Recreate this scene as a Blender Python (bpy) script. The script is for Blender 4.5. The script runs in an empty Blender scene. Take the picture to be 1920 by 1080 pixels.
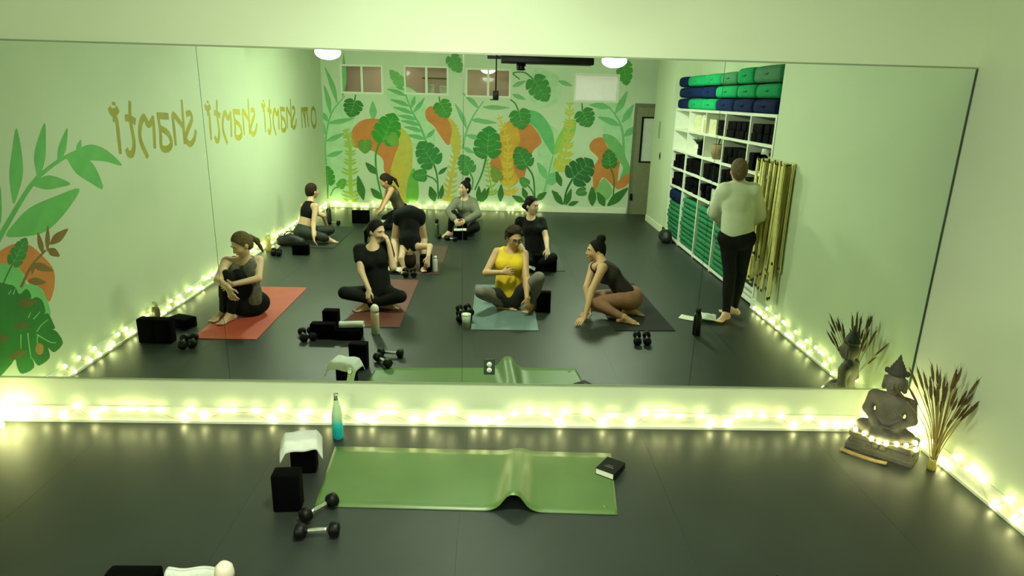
import bpy, bmesh, math, random
import numpy as np
from mathutils import Vector, Matrix
random.seed(7)
scene = bpy.context.scene
COL = scene.collection

# ---------------------------------------------------------------- camera
# solved from the photograph's straight edges; room metres, mirror plane y = 0, room towards -y
F_PX, PITCH, YAW, ROLL = 1223.115, 0.2843403, 0.0310459, 0.0274041
CAM_H, CAM_D = 2.25, 4.1973
XL, XR, YB = 3.396, 2.988, 9.155          # left wall x = -XL, right wall x = XR, back wall y = -YB
ZC = 3.10                                  # ceiling
MZ0, MZ1 = 0.3266, 2.4936                  # mirror bottom / top
_cp, _sp = math.cos(PITCH), math.sin(PITCH)
FW = np.array([math.sin(YAW)*_cp, math.cos(YAW)*_cp, -_sp])
_r0 = np.array([math.cos(YAW), -math.sin(YAW), 0.0]); _u0 = np.cross(_r0, FW)
RT = math.cos(ROLL)*_r0 + math.sin(ROLL)*_u0
UP = -math.sin(ROLL)*_r0 + math.cos(ROLL)*_u0
CP = np.array([0.0, -CAM_D, CAM_H])
cam = bpy.data.cameras.new('camera'); cam_o = bpy.data.objects.new('camera', cam); COL.objects.link(cam_o)
cam.sensor_width = 36.0; cam.lens = F_PX/1920*36.0; cam.clip_start = 0.01; cam.clip_end = 60
M = Matrix(((RT[0], UP[0], -FW[0], CP[0]), (RT[1], UP[1], -FW[1], CP[1]), (RT[2], UP[2], -FW[2], CP[2]), (0, 0, 0, 1)))
cam_o.matrix_world = M
scene.camera = cam_o

# ---------------------------------------------------------------- world, exposure
w = bpy.data.worlds.new('world'); scene.world = w; w.use_nodes = True
w.node_tree.nodes['Background'].inputs[0].default_value = (0.02, 0.022, 0.018, 1)
w.node_tree.nodes['Background'].inputs[1].default_value = 1.0
vs = scene.view_settings
vs.view_transform = 'Standard'; vs.look = 'None'; vs.gamma = 1.0; vs.use_curve_mapping = False
vs.exposure = 0.0
LAMP_W = 400.0        # emission strength of the opal ceiling domes
BULB_W = 24.0        # emission strength of the fairy-light bulbs
scene.cycles.caustics_reflective = False
scene.cycles.caustics_refractive = False
scene.cycles.sample_clamp_indirect = 4.0
scene.cycles.max_bounces = 10

# ---------------------------------------------------------------- pixel -> place helpers
def hit(px, py, ax, v):
    d = FW + RT*(px-960)/F_PX - UP*(py-540)/F_PX
    return CP + d*((v-CP[ax])/d[ax])
def real(P):                                # the mirror turns y > 0 (seen in the glass) into the room
    return Vector((P[0], -abs(P[1]), P[2]))
def V(px, py, z=0.0): return real(hit(px, py, 2, z))
def onback(px, py): return real(hit(px, py, 1, YB))
def onleft(px, py): return real(hit(px, py, 0, -XL))
def onright(px, py): return real(hit(px, py, 0, XR))

# ---------------------------------------------------------------- materials
def lin(c): 
    c = c/255.0
    return c/12.92 if c <= 0.04045 else ((c+0.055)/1.055)**2.4
MATS = {}
def mat(name, rgb, rough=0.6, metal=0.0, var=0.06, scale=14.0, bump=0.0, bscale=60.0, emit=0.0, spec=0.5, sheen=0.0, trans=0.0, coat=0.0):
    if name in MATS: return MATS[name]
    m = bpy.data.materials.new(name); m.use_nodes = True; nt = m.node_tree; b = nt.nodes['Principled BSDF']
    c = tuple(lin(x) for x in rgb)
    b.inputs['Roughness'].default_value = rough; b.inputs['Metallic'].default_value = metal
    b.inputs['Specular IOR Level'].default_value = spec
    b.inputs['Sheen Weight'].default_value = sheen
    b.inputs['Transmission Weight'].default_value = trans
    b.inputs['Coat Weight'].default_value = coat
    b.inputs['Base Color'].default_value = (*c, 1)
    if emit:
        b.inputs['Emission Color'].default_value = (*c, 1); b.inputs['Emission Strength'].default_value = emit
        var = 0
    if var:
        tc = nt.nodes.new('ShaderNodeTexCoord'); n = nt.nodes.new('ShaderNodeTexNoise')
        n.inputs['Scale'].default_value = scale; n.inputs['Detail'].default_value = 3
        nt.links.new(tc.outputs['Object'], n.inputs['Vector'])
        r = nt.nodes.new('ShaderNodeValToRGB'); e = r.color_ramp.elements
        e[0].position, e[1].position = 0.3, 0.7
        e[0].color = (*[x*(1-var) for x in c], 1); e[1].color = (*[min(1, x*(1+var)) for x in c], 1)
        nt.links.new(n.outputs['Fac'], r.inputs['Fac']); nt.links.new(r.outputs['Color'], b.inputs['Base Color'])
    if bump:
        tc2 = nt.nodes.new('ShaderNodeTexCoord'); n2 = nt.nodes.new('ShaderNodeTexNoise'); bp = nt.nodes.new('ShaderNodeBump')
        n2.inputs['Scale'].default_value = bscale; n2.inputs['Detail'].default_value = 2
        bp.inputs['Strength'].default_value = bump; bp.inputs['Distance'].default_value = 0.004
        nt.links.new(tc2.outputs['Object'], n2.inputs['Vector']); nt.links.new(n2.outputs['Fac'], bp.inputs['Height'])
        nt.links.new(bp.outputs['Normal'], b.inputs['Normal'])
    MATS[name] = m
    return m
def gradient_mat(name, stops, rough=0.35, axis=2):
    """colour that runs along the object's own height (printed or dyed that way)"""
    m = bpy.data.materials.new(name); m.use_nodes = True; nt = m.node_tree; b = nt.nodes['Principled BSDF']
    tc = nt.nodes.new('ShaderNodeTexCoord'); sx = nt.nodes.new('ShaderNodeSeparateXYZ'); r = nt.nodes.new('ShaderNodeValToRGB')
    nt.links.new(tc.outputs['Generated'], sx.inputs[0]); nt.links.new(sx.outputs[axis], r.inputs['Fac'])
    e = r.color_ramp.elements
    e[0].position = stops[0][0]; e[0].color = (*[lin(x) for x in stops[0][1]], 1)
    e[1].position = stops[-1][0]; e[1].color = (*[lin(x) for x in stops[-1][1]], 1)
    for p, c in stops[1:-1]:
        q = e.new(p); q.color = (*[lin(x) for x in c], 1)
    nt.links.new(r.outputs['Color'], b.inputs['Base Color']); b.inputs['Roughness'].default_value = rough
    return m

WALL = mat('wall_paint', (195, 208, 177), 0.72, var=0.025, scale=1.5, bump=0.05, bscale=90)
TRIM = mat('white_trim', (225, 230, 205), 0.5, var=0.03)
FLOOR = mat('rubber_floor', (38, 44, 40), 0.42, var=0.12, scale=3.0, bump=0.06, bscale=220, spec=0.45)
CEIL = mat('ceiling_paint', (220, 222, 206), 0.8, var=0.02, scale=2)
BLACK = mat('black_foam', (3, 3, 3), 0.9, var=0.2, spec=0.05)
BLACKG = mat('black_plastic', (5, 6, 5), 0.45, var=0.1, spec=0.2)
CHROME = mat('chrome', (225, 228, 222), 0.18, 1.0, var=0.03)
WHITE = mat('white_lacquer', (226, 230, 216), 0.45, var=0.03)
TOWEL = mat('white_towel', (198, 204, 192), 0.9, var=0.05, scale=40, bump=0.5, bscale=160)
DARKGAP = mat('dark_gap', (26, 30, 26), 0.9, var=0)

# ---------------------------------------------------------------- mesh helpers
def put(name, me, m=None, parent=None, smooth=False):
    if m is not None:
        if isinstance(m, (list, tuple)):
            for q in m: me.materials.append(q)
        else: me.materials.append(m)
    if smooth:
        me.polygons.foreach_set('use_smooth', [True]*len(me.polygons))
    o = bpy.data.objects.new(name, me); COL.objects.link(o)
    if parent: o.parent = parent
    return o
def tag(o, label, cat, group=None):
    o['label'] = label; o['category'] = cat
    if group: o['group'] = group
    return o
def struct(o, label=None):
    o['kind'] = 'structure'
    if label: o['label'] = label
    return o
def thing(name, label, cat, loc=(0, 0, 0), rz=0.0, group=None):
    o = bpy.data.objects.new(name, None); COL.objects.link(o); o.empty_display_size = 0.1
    o.location = loc; o.rotation_euler = (0, 0, rz)
    return tag(o, label, cat, group)
def dup(root, loc, rz=None, label=None, group=None):
    r = root.copy(); COL.objects.link(r); r.location = loc
    if rz is not None: r.rotation_euler = (0, 0, rz)
    if label: r['label'] = label
    if group: r['group'] = group
    for ch in list(root.children):
        c = ch.copy(); COL.objects.link(c); c.parent = r
        for g in list(ch.children):
            d = g.copy(); COL.objects.link(d); d.parent = c
    return r
class MB:
    """collects shapes into one mesh"""
    def __init__(s): s.v = []; s.f = []; s.sm = []
    def add(s, vs_, fs, smooth=False):
        n = len(s.v); s.v += [tuple(p) for p in vs_]; s.f += [tuple(i+n for i in f) for f in fs]; s.sm += [smooth]*len(fs)
        return s
    def box(s, x0, x1, y0, y1, z0, z1, mtx=None):
        p = [(x, y, z) for z in (z0, z1) for y in (y0, y1) for x in (x0, x1)]
        if mtx: p = [mtx @ Vector(q) for q in p]
        return s.add(p, [(0, 2, 3, 1), (4, 5, 7, 6), (0, 1, 5, 4), (2, 6, 7, 3), (0, 4, 6, 2), (1, 3, 7, 5)])
    def lathe(s, prof, n=16, c=(0, 0, 0), mtx=None, smooth=True):
        vs_ = []; fs = []
        for r, z in prof:
            for k in range(n):
                a = 2*math.pi*k/n; q = Vector((r*math.cos(a), r*math.sin(a), z))
                if mtx: q = mtx @ q
                vs_.append(q + Vector(c))
        for i in range(len(prof)-1):
            for k in range(n):
                a, b = i*n+k, i*n+(k+1) % n
                fs.append((a, b, b+n, a+n))
        fs.append(tuple(range(n-1, -1, -1))); fs.append(tuple(range((len(prof)-1)*n, len(prof)*n)))
        return s.add(vs_, fs, smooth)
    def tube(s, pts, r, n=8, closed=False):
        pts = [Vector(p) for p in pts]; m = len(pts); vs_ = []; fs = []
        rr = r if isinstance(r, (list, tuple)) else [r]*m
        ref = None
        for i, p in enumerate(pts):
            t = (pts[(i+1) % m] - pts[i-1]) if closed else (pts[min(i+1, m-1)] - pts[max(i-1, 0)])
            if t.length < 1e-9: t = Vector((0, 0, 1))
            t.normalize()
            if ref is None: ref = Vector((0, 0, 1)) if abs(t.z) < 0.9 else Vector((1, 0, 0))
            a = t.cross(ref).normalized(); b = t.cross(a).normalized(); ref = -b if False else ref
            for k in range(n):
                q = 2*math.pi*k/n
                vs_.append(p + (a*math.cos(q) + b*math.sin(q))*rr[i])
        for i in range(m if closed else m-1):
            j = (i+1) % m
            for k in range(n):
                fs.append((i*n+k, i*n+(k+1) % n, j*n+(k+1) % n, j*n+k))
        if not closed:
            fs.append(tuple(range(n-1, -1, -1))); fs.append(tuple(range((m-1)*n, m*n)))
        return s.add(vs_, fs, True)
    def sphere(s, c, r, nu=10, nv=7, sc=(1, 1, 1), mtx=None):
        vs_ = [Vector((0, 0, r*sc[2]))]; fs = []
        for i in range(1, nv):
            a = math.pi*i/nv
            for k in range(nu):
                q = 2*math.pi*k/nu
                vs_.append(Vector((r*sc[0]*math.sin(a)*math.cos(q), r*sc[1]*math.sin(a)*math.sin(q), r*sc[2]*math.cos(a))))
        vs_.append(Vector((0, 0, -r*sc[2]))); e = len(vs_)-1
        for k in range(nu):
            fs.append((0, 1+k, 1+(k+1) % nu)); fs.append((e, 1+(nv-2)*nu+(k+1) % nu, 1+(nv-2)*nu+k))
            for i in range(nv-2):
                a = 1+i*nu
                fs.append((a+k, a+nu+k, a+nu+(k+1) % nu, a+(k+1) % nu))
        if mtx: vs_ = [mtx @ q for q in vs_]
        return s.add([q+Vector(c) for q in vs_], fs, True)
    def mesh(s, name='m'):
        me = bpy.data.meshes.new(name); me.from_pydata(s.v, [], s.f); me.update()
        me.polygons.foreach_set('use_smooth', s.sm)
        return me
    def build(s, name, m, parent=None): return put(name, s.mesh(name), m, parent)
def rbox_mesh(name, sx, sy, sz, bev, seg=3, zbase=True, bulge=0.0):
    """box with rounded edges, base on z = 0; bulge puffs the faces out a little"""
    bm = bmesh.new(); bmesh.ops.create_cube(bm, size=1)
    for v in bm.verts: v.co = Vector((v.co.x*sx, v.co.y*sy, v.co.z*sz + (sz/2 if zbase else 0)))
    bmesh.ops.bevel(bm, geom=bm.edges[:], offset=bev, segments=seg, profile=0.5, affect='EDGES')
    if bulge:
        bmesh.ops.subdivide_edges(bm, edges=[e for e in bm.edges if e.calc_length() > 0.08], cuts=3, use_grid_fill=True)
        zc = sz/2 if zbase else 0
        for v in bm.verts:
            x, y, z = v.co.x/(sx/2), v.co.y/(sy/2), (v.co.z-zc)/(sz/2)
            v.co.z += bulge*(1-x*x)*(1-y*y)*(1 if z > 0 else 0)
            v.co.x += bulge*x*(1-z*z)*(1-y*y)*0.6; v.co.y += bulge*y*(1-z*z)*(1-x*x)*0.6
    me = bpy.data.meshes.new(name); bm.to_mesh(me); bm.free()
    me.polygons.foreach_set('use_smooth', [True]*len(me.polygons))
    return me
def catmull(pts, n=6, closed=False):
    P = [Vector(p) for p in pts]; m = len(P); out = []
    rng = range(m) if closed else range(m-1)
    for i in rng:
        a, b, c, d = (P[(i-1) % m] if closed or i > 0 else P[0]*2-P[1]), P[i], P[(i+1) % m], (P[(i+2) % m] if closed or i+2 < m else P[-1]*2-P[-2])
        for k in range(n):
            t = k/n
            out.append(0.5*((2*b)+(c-a)*t+(2*a-5*b+4*c-d)*t*t+(3*b-a-3*c+d)*t**3))
    if not closed: out.append(P[-1])
    return out

# ================================================================ THE ROOM
# floor: rubber rolls with narrow joints
fl = struct(MB().box(-XL-0.2, 4.1, -YB-0.2, 0.2, -0.12, -0.006).build('floor', DARKGAP), 'dark rubber floor laid in rolls')
xs = [-XL-0.02, -2.6, -1.38, -0.16, 1.06, 2.28, 3.5, 4.05]
for i in range(len(xs)-1):
    MB().box(xs[i]+0.0005, xs[i+1]-0.0005, -YB-0.02, 0.02, -0.006, 0).build('floor_panel', FLOOR, fl)
struct(MB().box(-XL-0.2, 4.3, -YB-0.2, 0.3, ZC, ZC+0.1).build('ceiling', CEIL))
struct(MB().box(-XL-0.2, XR+0.2, 0.006, 0.16, -0.1, ZC).build('wall_front', WALL), 'pale wall behind the mirror')
wall_left = struct(MB().box(-XL-0.16, -XL, -YB, 0.006, -0.1, ZC).build('wall_left', WALL), 'pale wall with painted plants and lettering')
AL0, AL1, ALX = 2.87, 7.12, XR+0.42        # alcove that holds the shelving
b = MB().box(XR, XR+0.6, -AL0, 0.006, -0.1, ZC).box(XR, XR+0.6, -8.44, -AL1, -0.1, ZC).box(ALX, XR+0.6, -AL1, -AL0, -0.1, ZC)
struct(b.build('wall_right', WALL), 'pale wall with a deep shelving alcove')
struct(MB().box(4.0, 4.15, -YB-0.1, -8.2, -0.1, ZC).box(XR+0.6, 4.0, -8.44, -8.3, -0.1, ZC).build('wall_nook', WALL))
# back wall with four window holes
WINS = []
for (x0, y0, x1, y1) in [(637, 120, 719, 177), (757, 122, 841, 179), (873, 127, 957, 184), (1078, 137, 1159, 193)]:
    a, c = onback(x0, y0), onback(x1, y1)
    WINS.append((a.x, c.x, c.z, a.z))
b = MB(); xprev = -XL-0.16
for (x0, x1, z0, z1) in WINS:
    b.box(xprev, x0, -YB-0.12, -YB, -0.1, ZC).box(x0, x1, -YB-0.12, -YB, -0.1, z0).box(x0, x1, -YB-0.12, -YB, z1, ZC); xprev = x1
b.box(xprev, 4.15, -YB-0.12, -YB, -0.1, ZC)
MURALBASE = mat('mural_ground', (194, 212, 180), 0.72, var=0.05, scale=1.2)
wall_back = struct(b.build('wall_back', MURALBASE), 'wall painted with a jungle mural below four small windows')
# skirting
SK = 0.115
struct(MB().box(-XL, XR, -0.014, 0.006, 0, SK).box(-XL, XR, -0.03, -0.014, 0, 0.018).build('baseboard_front', TRIM))
struct(MB().box(-XL, -XL+0.014, -YB, -0.014, 0, SK).box(-XL+0.014, -XL+0.03, -YB, -0.03, 0, 0.018).build('baseboard_left', TRIM))
struct(MB().box(XR-0.014, XR, -AL0, -0.014, 0, SK).box(XR-0.03, XR-0.014, -AL0, -0.03, 0, 0.018).box(XR-0.014, XR, -8.44, -AL1, 0, SK).build('baseboard_right', TRIM))
struct(MB().box(-XL+0.014, 2.72, -YB, -YB+0.014, 0, SK).build('baseboard_back', TRIM))
# mirror: four tall panes with dark hairline joints, slim channel above and below
MIRROR = mat('mirror_silver', (226, 240, 224), 0.0, 1.0, var=0)
EDGE = mat('mirror_edge', (40, 60, 46), 0.3, var=0)
mir = thing('wall_mirror', 'full-width wall mirror in four tall panes reflecting the class', 'mirror', (0, 0, MZ0))
mx = [-XL+0.004, -1.8026, -0.2020, 1.4021, XR-0.004]
for i in range(4):
    p = MB().box(mx[i]+0.0014, mx[i+1]-0.0014, 0.0, 0.005, 0, MZ1-MZ0).build('mirror_pane', MIRROR, mir)
MB().box(mx[0], mx[-1], 0.003, 0.0058, 0, MZ1-MZ0).build('backing', EDGE, mir)
CHAN = mat('grey_channel', (128, 142, 112), 0.5, var=0.03)
MB().box(mx[0], mx[-1], -0.004, 0.0058, MZ1-MZ0, MZ1-MZ0+0.010).build('top_channel', CHAN, mir)
MB().box(mx[0], mx[-1], -0.004, 0.0058, -0.010, 0).build('bottom_channel', CHAN, mir)
MB().box(mx[-1]-0.010, mx[-1], -0.004, 0.0, 0, MZ1-MZ0).build('shadow_gap_strip', EDGE, mir)  # dark strip put in for the shadow gap where the mirror meets the corner
# outlet set into the mirror
ot = thing('wall_outlet', 'clear-edged double power outlet let into the mirror near its lower edge', 'outlet', (-0.012, 0, 0.449))
put('cover_plate', rbox_mesh('plate', 0.078, 0.006, 0.118, 0.002, 2, False), EDGE, ot)
for dz in (-0.021, 0.021):
    s_ = MB().lathe([(0.0, -0.004), (0.0165, -0.004), (0.0175, 0.0), (0.0175, 0.004)], 18, (0, -0.005, dz), Matrix.Rotation(math.pi/2, 3, 'X')).build('socket', WHITE, ot)
    MB().box(-0.007, -0.004, -0.0105, -0.008, dz-0.004, dz+0.006).box(0.004, 0.007, -0.0105, -0.008, dz-0.004, dz+0.006).build('slot', BLACKG, s_)

# ---------------------------------------------------------------- windows in the back wall and the rooms beyond
PINK = mat('pink_plaster', (184, 162, 144), 0.8, var=0.05, scale=2)
VINYL = mat('white_vinyl', (222, 226, 206), 0.5, var=0.02)
GLASS = bpy.data.materials.new('window_glass'); GLASS.use_nodes = True
_nt = GLASS.node_tree; _nt.nodes.clear()
_o = _nt.nodes.new('ShaderNodeOutputMaterial'); _t = _nt.nodes.new('ShaderNodeBsdfTransparent'); _g = _nt.nodes.new('ShaderNodeBsdfGlossy'); _x = _nt.nodes.new('ShaderNodeMixShader'); _fr = _nt.nodes.new('ShaderNodeFresnel')
_t.inputs[0].default_value = (0.93, 0.96, 0.93, 1); _g.inputs['Roughness'].default_value = 0.02; _fr.inputs[0].default_value = 1.45
_nt.links.new(_fr.outputs[0], _x.inputs[0]); _nt.links.new(_t.outputs[0], _x.inputs[1]); _nt.links.new(_g.outputs[0], _x.inputs[2]); _nt.links.new(_x.outputs[0], _o.inputs[0])
for i, (x0, x1, z0, z1) in enumerate(WINS):
    xc, zc, hw, hh = (x0+x1)/2, (z0+z1)/2, (x1-x0)/2, (z1-z0)/2
    wo = struct(thing('window_%d' % (i+1), 'small high sliding window in the mural wall', 'window', (xc, -YB, z0)))
    del wo['category']
    t = 0.035
    fr = MB().box(-hw, hw, -0.09, 0.012, 0, t).box(-hw, hw, -0.09, 0.012, 2*hh-t, 2*hh).box(-hw, -hw+t, -0.09, 0.012, t, 2*hh-t).box(hw-t, hw, -0.09, 0.012, t, 2*hh-t)
    fr.build('window_frame', VINYL, wo)
    if i < 3:
        MB().box(-0.022, 0.022, -0.06, -0.005, t, 2*hh-t).build('mullion', VINYL, wo)
        MB().box(-hw+t, -0.022, -0.040, -0.036, t, 2*hh-t).build('pane', GLASS, wo)
        MB().box(0.022, hw-t, -0.030, -0.026, t, 2*hh-t).build('pane', GLASS, wo)
    else:
        MB().box(-hw+t, hw-t, -0.040, -0.036, t, 2*hh-t).build('pane', GLASS, wo)
def room_box(name, x0, x1, y0, y1, m):
    b = MB().box(x0-0.05, x1+0.05, y0-0.05, y0, 0, ZC).box(x0-0.05, x0, y0, y1, 0, ZC).box(x1, x1+0.05, y0, y1, 0, ZC).box(x0, x1, y0, y1, -0.05, 0).box(x0, x1, y0, y1, ZC+0.1, ZC+0.15)
    return struct(b.build(name, m))
room_box('wall_lobby', -XL, 1.05, -YB-2.2, -YB-0.121, PINK)
room_box('wall_office', 1.15, 3.9, -YB-2.0, -YB-0.121, mat('office_white', (232, 228, 222), 0.7, var=0.02))

# ---------------------------------------------------------------- ceiling lamps
OPAL = mat('opal_glass_lit', (247, 255, 228), 0.4, emit=LAMP_W)
BRASS = mat('lamp_metal', (190, 190, 170), 0.35, 1.0, var=0.03)
def dome_lamp(loc, label, r=0.172, zb=2.684, ztop=ZC, m=OPAL):
    t = thing('ceiling_lamp', label, 'lamp', (loc[0], loc[1], zb), group='opal dome ceiling lamps')
    prof = [(0.001, 0)] + [(r*math.sin(a), 0.095*(1-math.cos(a))) for a in [math.pi/2*k/8 for k in range(1, 9)]] + [(r*0.98, 0.115), (r*0.9, 0.120), (0.001, 0.120)]
    MB().lathe(prof, 28).build('shade', m, t)
    MB().lathe([(r+0.006, 0.115), (r+0.006, 0.132), (0.05, 0.142), (0.02, 0.15), (0.012, ztop-zb-0.03), (0.06, ztop-zb-0.022), (0.065, ztop-zb)], 20).build('fitting', BRASS, t)
    return t
dome_lamp((-2.33, -5.4), 'lit opal dome lamp hanging close to the lettered wall')
dome_lamp((1.64, -5.4), 'lit opal dome lamp hanging on the shelving side of the room')
OPALF = mat('opal_glass_dimmer', (247, 255, 228), 0.4, emit=LAMP_W*0.72)
dome_lamp((-0.25, -1.75), 'lit opal dome lamp hanging in front of the mirror', m=OPALF)

# ================================================================ SOFT SHAPES (smoothly blended solids -> one continuous surface)
def A3(v): return np.array([float(x) for x in v])
def cap(a, b, ra, rb=None, k=0.02, flat=None):
    """tapered capsule; flat = (direction, factor) squashes it along a direction"""
    return dict(t='c', a=A3(a), b=A3(b), ra=ra, rb=ra if rb is None else rb, k=k, flat=None if flat is None else (A3(flat[0])/np.linalg.norm(A3(flat[0])), flat[1]))
def ell(c, r, R=None, k=0.02):
    return dict(t='e', c=A3(c), r=A3(r), R=np.eye(3) if R is None else R, k=k)
def cutplane(c, n): return dict(t='p', c=A3(c), n=A3(n)/np.linalg.norm(A3(n)))
def cutell(c, r, R=None): return dict(t='x', c=A3(c), r=A3(r), R=np.eye(3) if R is None else R)
def prim_d(p, X):
    if p['t'] == 'c':
        ab = p['b']-p['a']; L2 = max(ab @ ab, 1e-12); q = X-p['a']
        t = np.clip((q @ ab)/L2, 0, 1); q = q - t[:, None]*ab
        s = 1.0
        if p['flat'] is not None:
            n, s = p['flat']; q = q + np.outer((q @ n)*(1.0/s-1.0), n)
        return (np.sqrt((q*q).sum(1)) - (p['ra']+(p['rb']-p['ra'])*t))*min(1.0, (1+s)/2)
    if p['t'] in 'ex':
        q = (X-p['c']) @ p['R']; u = q/p['r']; k0 = np.sqrt((u*u).sum(1)); k1 = np.sqrt(((q/(p['r']**2))**2).sum(1))
        return k0*(k0-1)/np.maximum(k1, 1e-6)
    return -((X-p['c']) @ p['n'])          # plane: keeps the side n points to
def soft_mesh(name, prims, h=0.009, flip_y=True):
    adds = [p for p in prims if p['t'] in 'ce']; cuts = [p for p in prims if p['t'] in 'px']
    lo = np.full(3, 1e9); hi = -lo
    for p in adds:
        if p['t'] == 'c':
            r = max(p['ra'], p['rb'])*max(1.0, p['flat'][1] if p['flat'] else 1.0)
            lo = np.minimum(lo, np.minimum(p['a'], p['b'])-r); hi = np.maximum(hi, np.maximum(p['a'], p['b'])+r)
        else:
            r = p['r'].max(); lo = np.minimum(lo, p['c']-r); hi = np.maximum(hi, p['c']+r)
    lo -= 3*h+0.02; hi += 3*h+0.02
    N = 6; bs = N*h
    nb = np.ceil((hi-lo)/bs).astype(int)
    g = np.stack(np.meshgrid(*[np.arange(n) for n in nb], indexing='ij'), -1).reshape(-1, 3)
    cen = lo+(g+0.5)*bs
    dc = np.full((len(adds), len(g)), 0.0)
    for i, p in enumerate(adds): dc[i] = prim_d(p, cen)
    hd = bs*0.87
    dmin = dc.min(0)
    act = np.abs(dmin) < hd*1.25+0.035
    g = g[act]; dc = dc[:, act]; nbk = len(g)
    off = np.stack(np.meshgrid(*[np.arange(N+1)]*3, indexing='ij'), -1).reshape(-1, 3)
    npt = len(off)
    X = (lo + (g[:, None, :]*N + off[None])*h)          # nbk, npt, 3
    D = np.full((nbk, npt), 0.2)
    for i, p in enumerate(adds):
        s = np.where(dc[i] < hd*1.3+0.045)[0]
        if not len(s): continue
        d = prim_d(p, X[s].reshape(-1, 3)).reshape(len(s), npt)
        k = p['k']; e = D[s]
        hh = np.clip(0.5+0.5*(e-d)/k, 0, 1)
        D[s] = e*(1-hh)+d*hh-k*hh*(1-hh)
    for p in cuts:
        d = prim_d(p, X.reshape(-1, 3)).reshape(nbk, npt)
        D = np.maximum(D, d if p['t'] == 'p' else -d)
    D = D.reshape(nbk, N+1, N+1, N+1)
    dims = nb*N+2
    def key(c): return (c[..., 0]*dims[1]+c[..., 1])*dims[2]+c[..., 2]
    # surface-net vertices
    S = D < 0
    acc = np.zeros((nbk, N, N, N, 3)); cnt = np.zeros((nbk, N, N, N))
    cr = list(np.ndindex(2, 2, 2))
    def sub(Z, o): return Z[:, o[0]:o[0]+N, o[1]:o[1]+N, o[2]:o[2]+N]
    for a in cr:
        for ax in range(3):
            if a[ax]: continue
            b2 = list(a); b2[ax] = 1
            da, db = sub(D, a), sub(D, b2); m = (da < 0) != (db < 0)
            t = np.where(m, da/np.where(m, da-db, 1), 0)
            for q in range(3):
                acc[..., q] += np.where(m, a[q] + (t if q == ax else 0), 0)
            cnt += m
    m = cnt > 0
    bi, ci, cj, ck = np.nonzero(m)
    cell = g[bi]*N + np.stack([ci, cj, ck], 1)
    pos = lo + (cell + acc[m]/cnt[m][:, None])*h
    keys = key(cell); order = np.argsort(keys); keys = keys[order]; pos = pos[order]
    def look(c):
        kk = key(c); j = np.clip(np.searchsorted(keys, kk), 0, len(keys)-1)
        return np.where(keys[j] == kk, j, -1)
    F = []
    for ax in range(3):
        u, v = (ax+1) % 3, (ax+2) % 3
        a = D[:, :N, :N, :N]; o = [0, 0, 0]; o[ax] = 1
        b2 = sub(D, o); e = (a < 0) != (b2 < 0)
        bi, ci, cj, ck = np.nonzero(e)
        if not len(bi): continue
        c = g[bi]*N + np.stack([ci, cj, ck], 1)
        du = np.zeros(3, int); du[u] = 1; dv = np.zeros(3, int); dv[v] = 1
        q = np.stack([look(c), look(c-du), look(c-du-dv), look(c-dv)], 1)
        ins = a[bi, ci, cj, ck] < 0
        q = np.where(ins[:, None], q, q[:, ::-1])
        F.append(q[(q >= 0).all(1)])
    F = np.concatenate(F)
    if flip_y:
        pos = pos*np.array([1, -1, 1]); F = F[:, ::-1]
    me = bpy.data.meshes.new(name); me.vertices.add(len(pos)); me.vertices.foreach_set('co', pos.astype(np.float32).ravel())
    me.loops.add(F.size); me.loops.foreach_set('vertex_index', F.astype(np.int32).ravel())
    me.polygons.add(len(F)); me.polygons.foreach_set('loop_start', np.arange(0, F.size, 4, dtype=np.int32))
    try: me.polygons.foreach_set('loop_total', np.full(len(F), 4, np.int32))
    except Exception: pass
    me.polygons.foreach_set('use_smooth', [True]*len(F))
    me.update(calc_edges=True); me.validate()
    return me
def soft(name, prims, m, parent=None, h=0.009, origin=None, flip_y=True):
    me = soft_mesh(name, prims, h, flip_y)
    if origin is not None: me.transform(Matrix.Translation(-Vector(origin)))
    return put(name, me, m, parent)
def basis(f, up=(0, 0, 1)):
    """columns: right, forward, up"""
    f = A3(f)/np.linalg.norm(A3(f)); r = np.cross(f, A3(up)); r /= np.linalg.norm(r); u = np.cross(r, f)
    return np.stack([r, f, u], 1)

# ================================================================ FAIRY LIGHTS
BULB = mat('fairy_bulb_lit', (255, 252, 176), 0.4, emit=BULB_W)
WIRE = mat('clear_wire', (190, 186, 120), 0.35, var=0.03)
BULB_ME = MB().sphere((0, 0, 0), 0.0145, 8, 6, (1, 1, 1.2)).mesh('bulb'); BULB_ME.materials.append(BULB)
def fairy(label, pts, dens=9.0, zz=(0.045, 0.115), extra=()):
    """pts: floor-level way-points a finger's width off the wall; bulbs hang off a looping wire"""
    t = thing('string_lights', label, 'string lights', (pts[0][0], pts[0][1], 0))
    o = Vector((pts[0][0], pts[0][1], 0)); path = []; bulbs = []
    for a, b in zip(pts[:-1], pts[1:]):
        a, b = Vector((*a, 0)), Vector((*b, 0)); L = (b-a).length; n = max(2, int(L*dens))
        nrm = Vector((-(b-a).y, (b-a).x, 0)).normalized()
        for i in range(n):
            s = (i+random.uniform(0.1, 0.9))/n
            up_ = random.random() < 0.5
            z = (zz[1] if up_ else zz[0]) + random.uniform(-0.012, 0.012)
            p = a.lerp(b, s); path.append(p+Vector((0, 0, z-0.018)))
            bulbs.append(p+Vector((0, 0, z)))
    for e in extra:
        bulbs.append(Vector(e)); 
    MB().tube([p-o for p in catmull(path, 2)], 0.0022, 4).build('wire', WIRE, t)
    for p in bulbs:
        q = bpy.data.objects.new('bulb', BULB_ME); COL.objects.link(q); q.parent = t; q.location = p-o
        q.rotation_euler = (random.uniform(-.6, .6), random.uniform(-.6, .6), 0)
    return t
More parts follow.
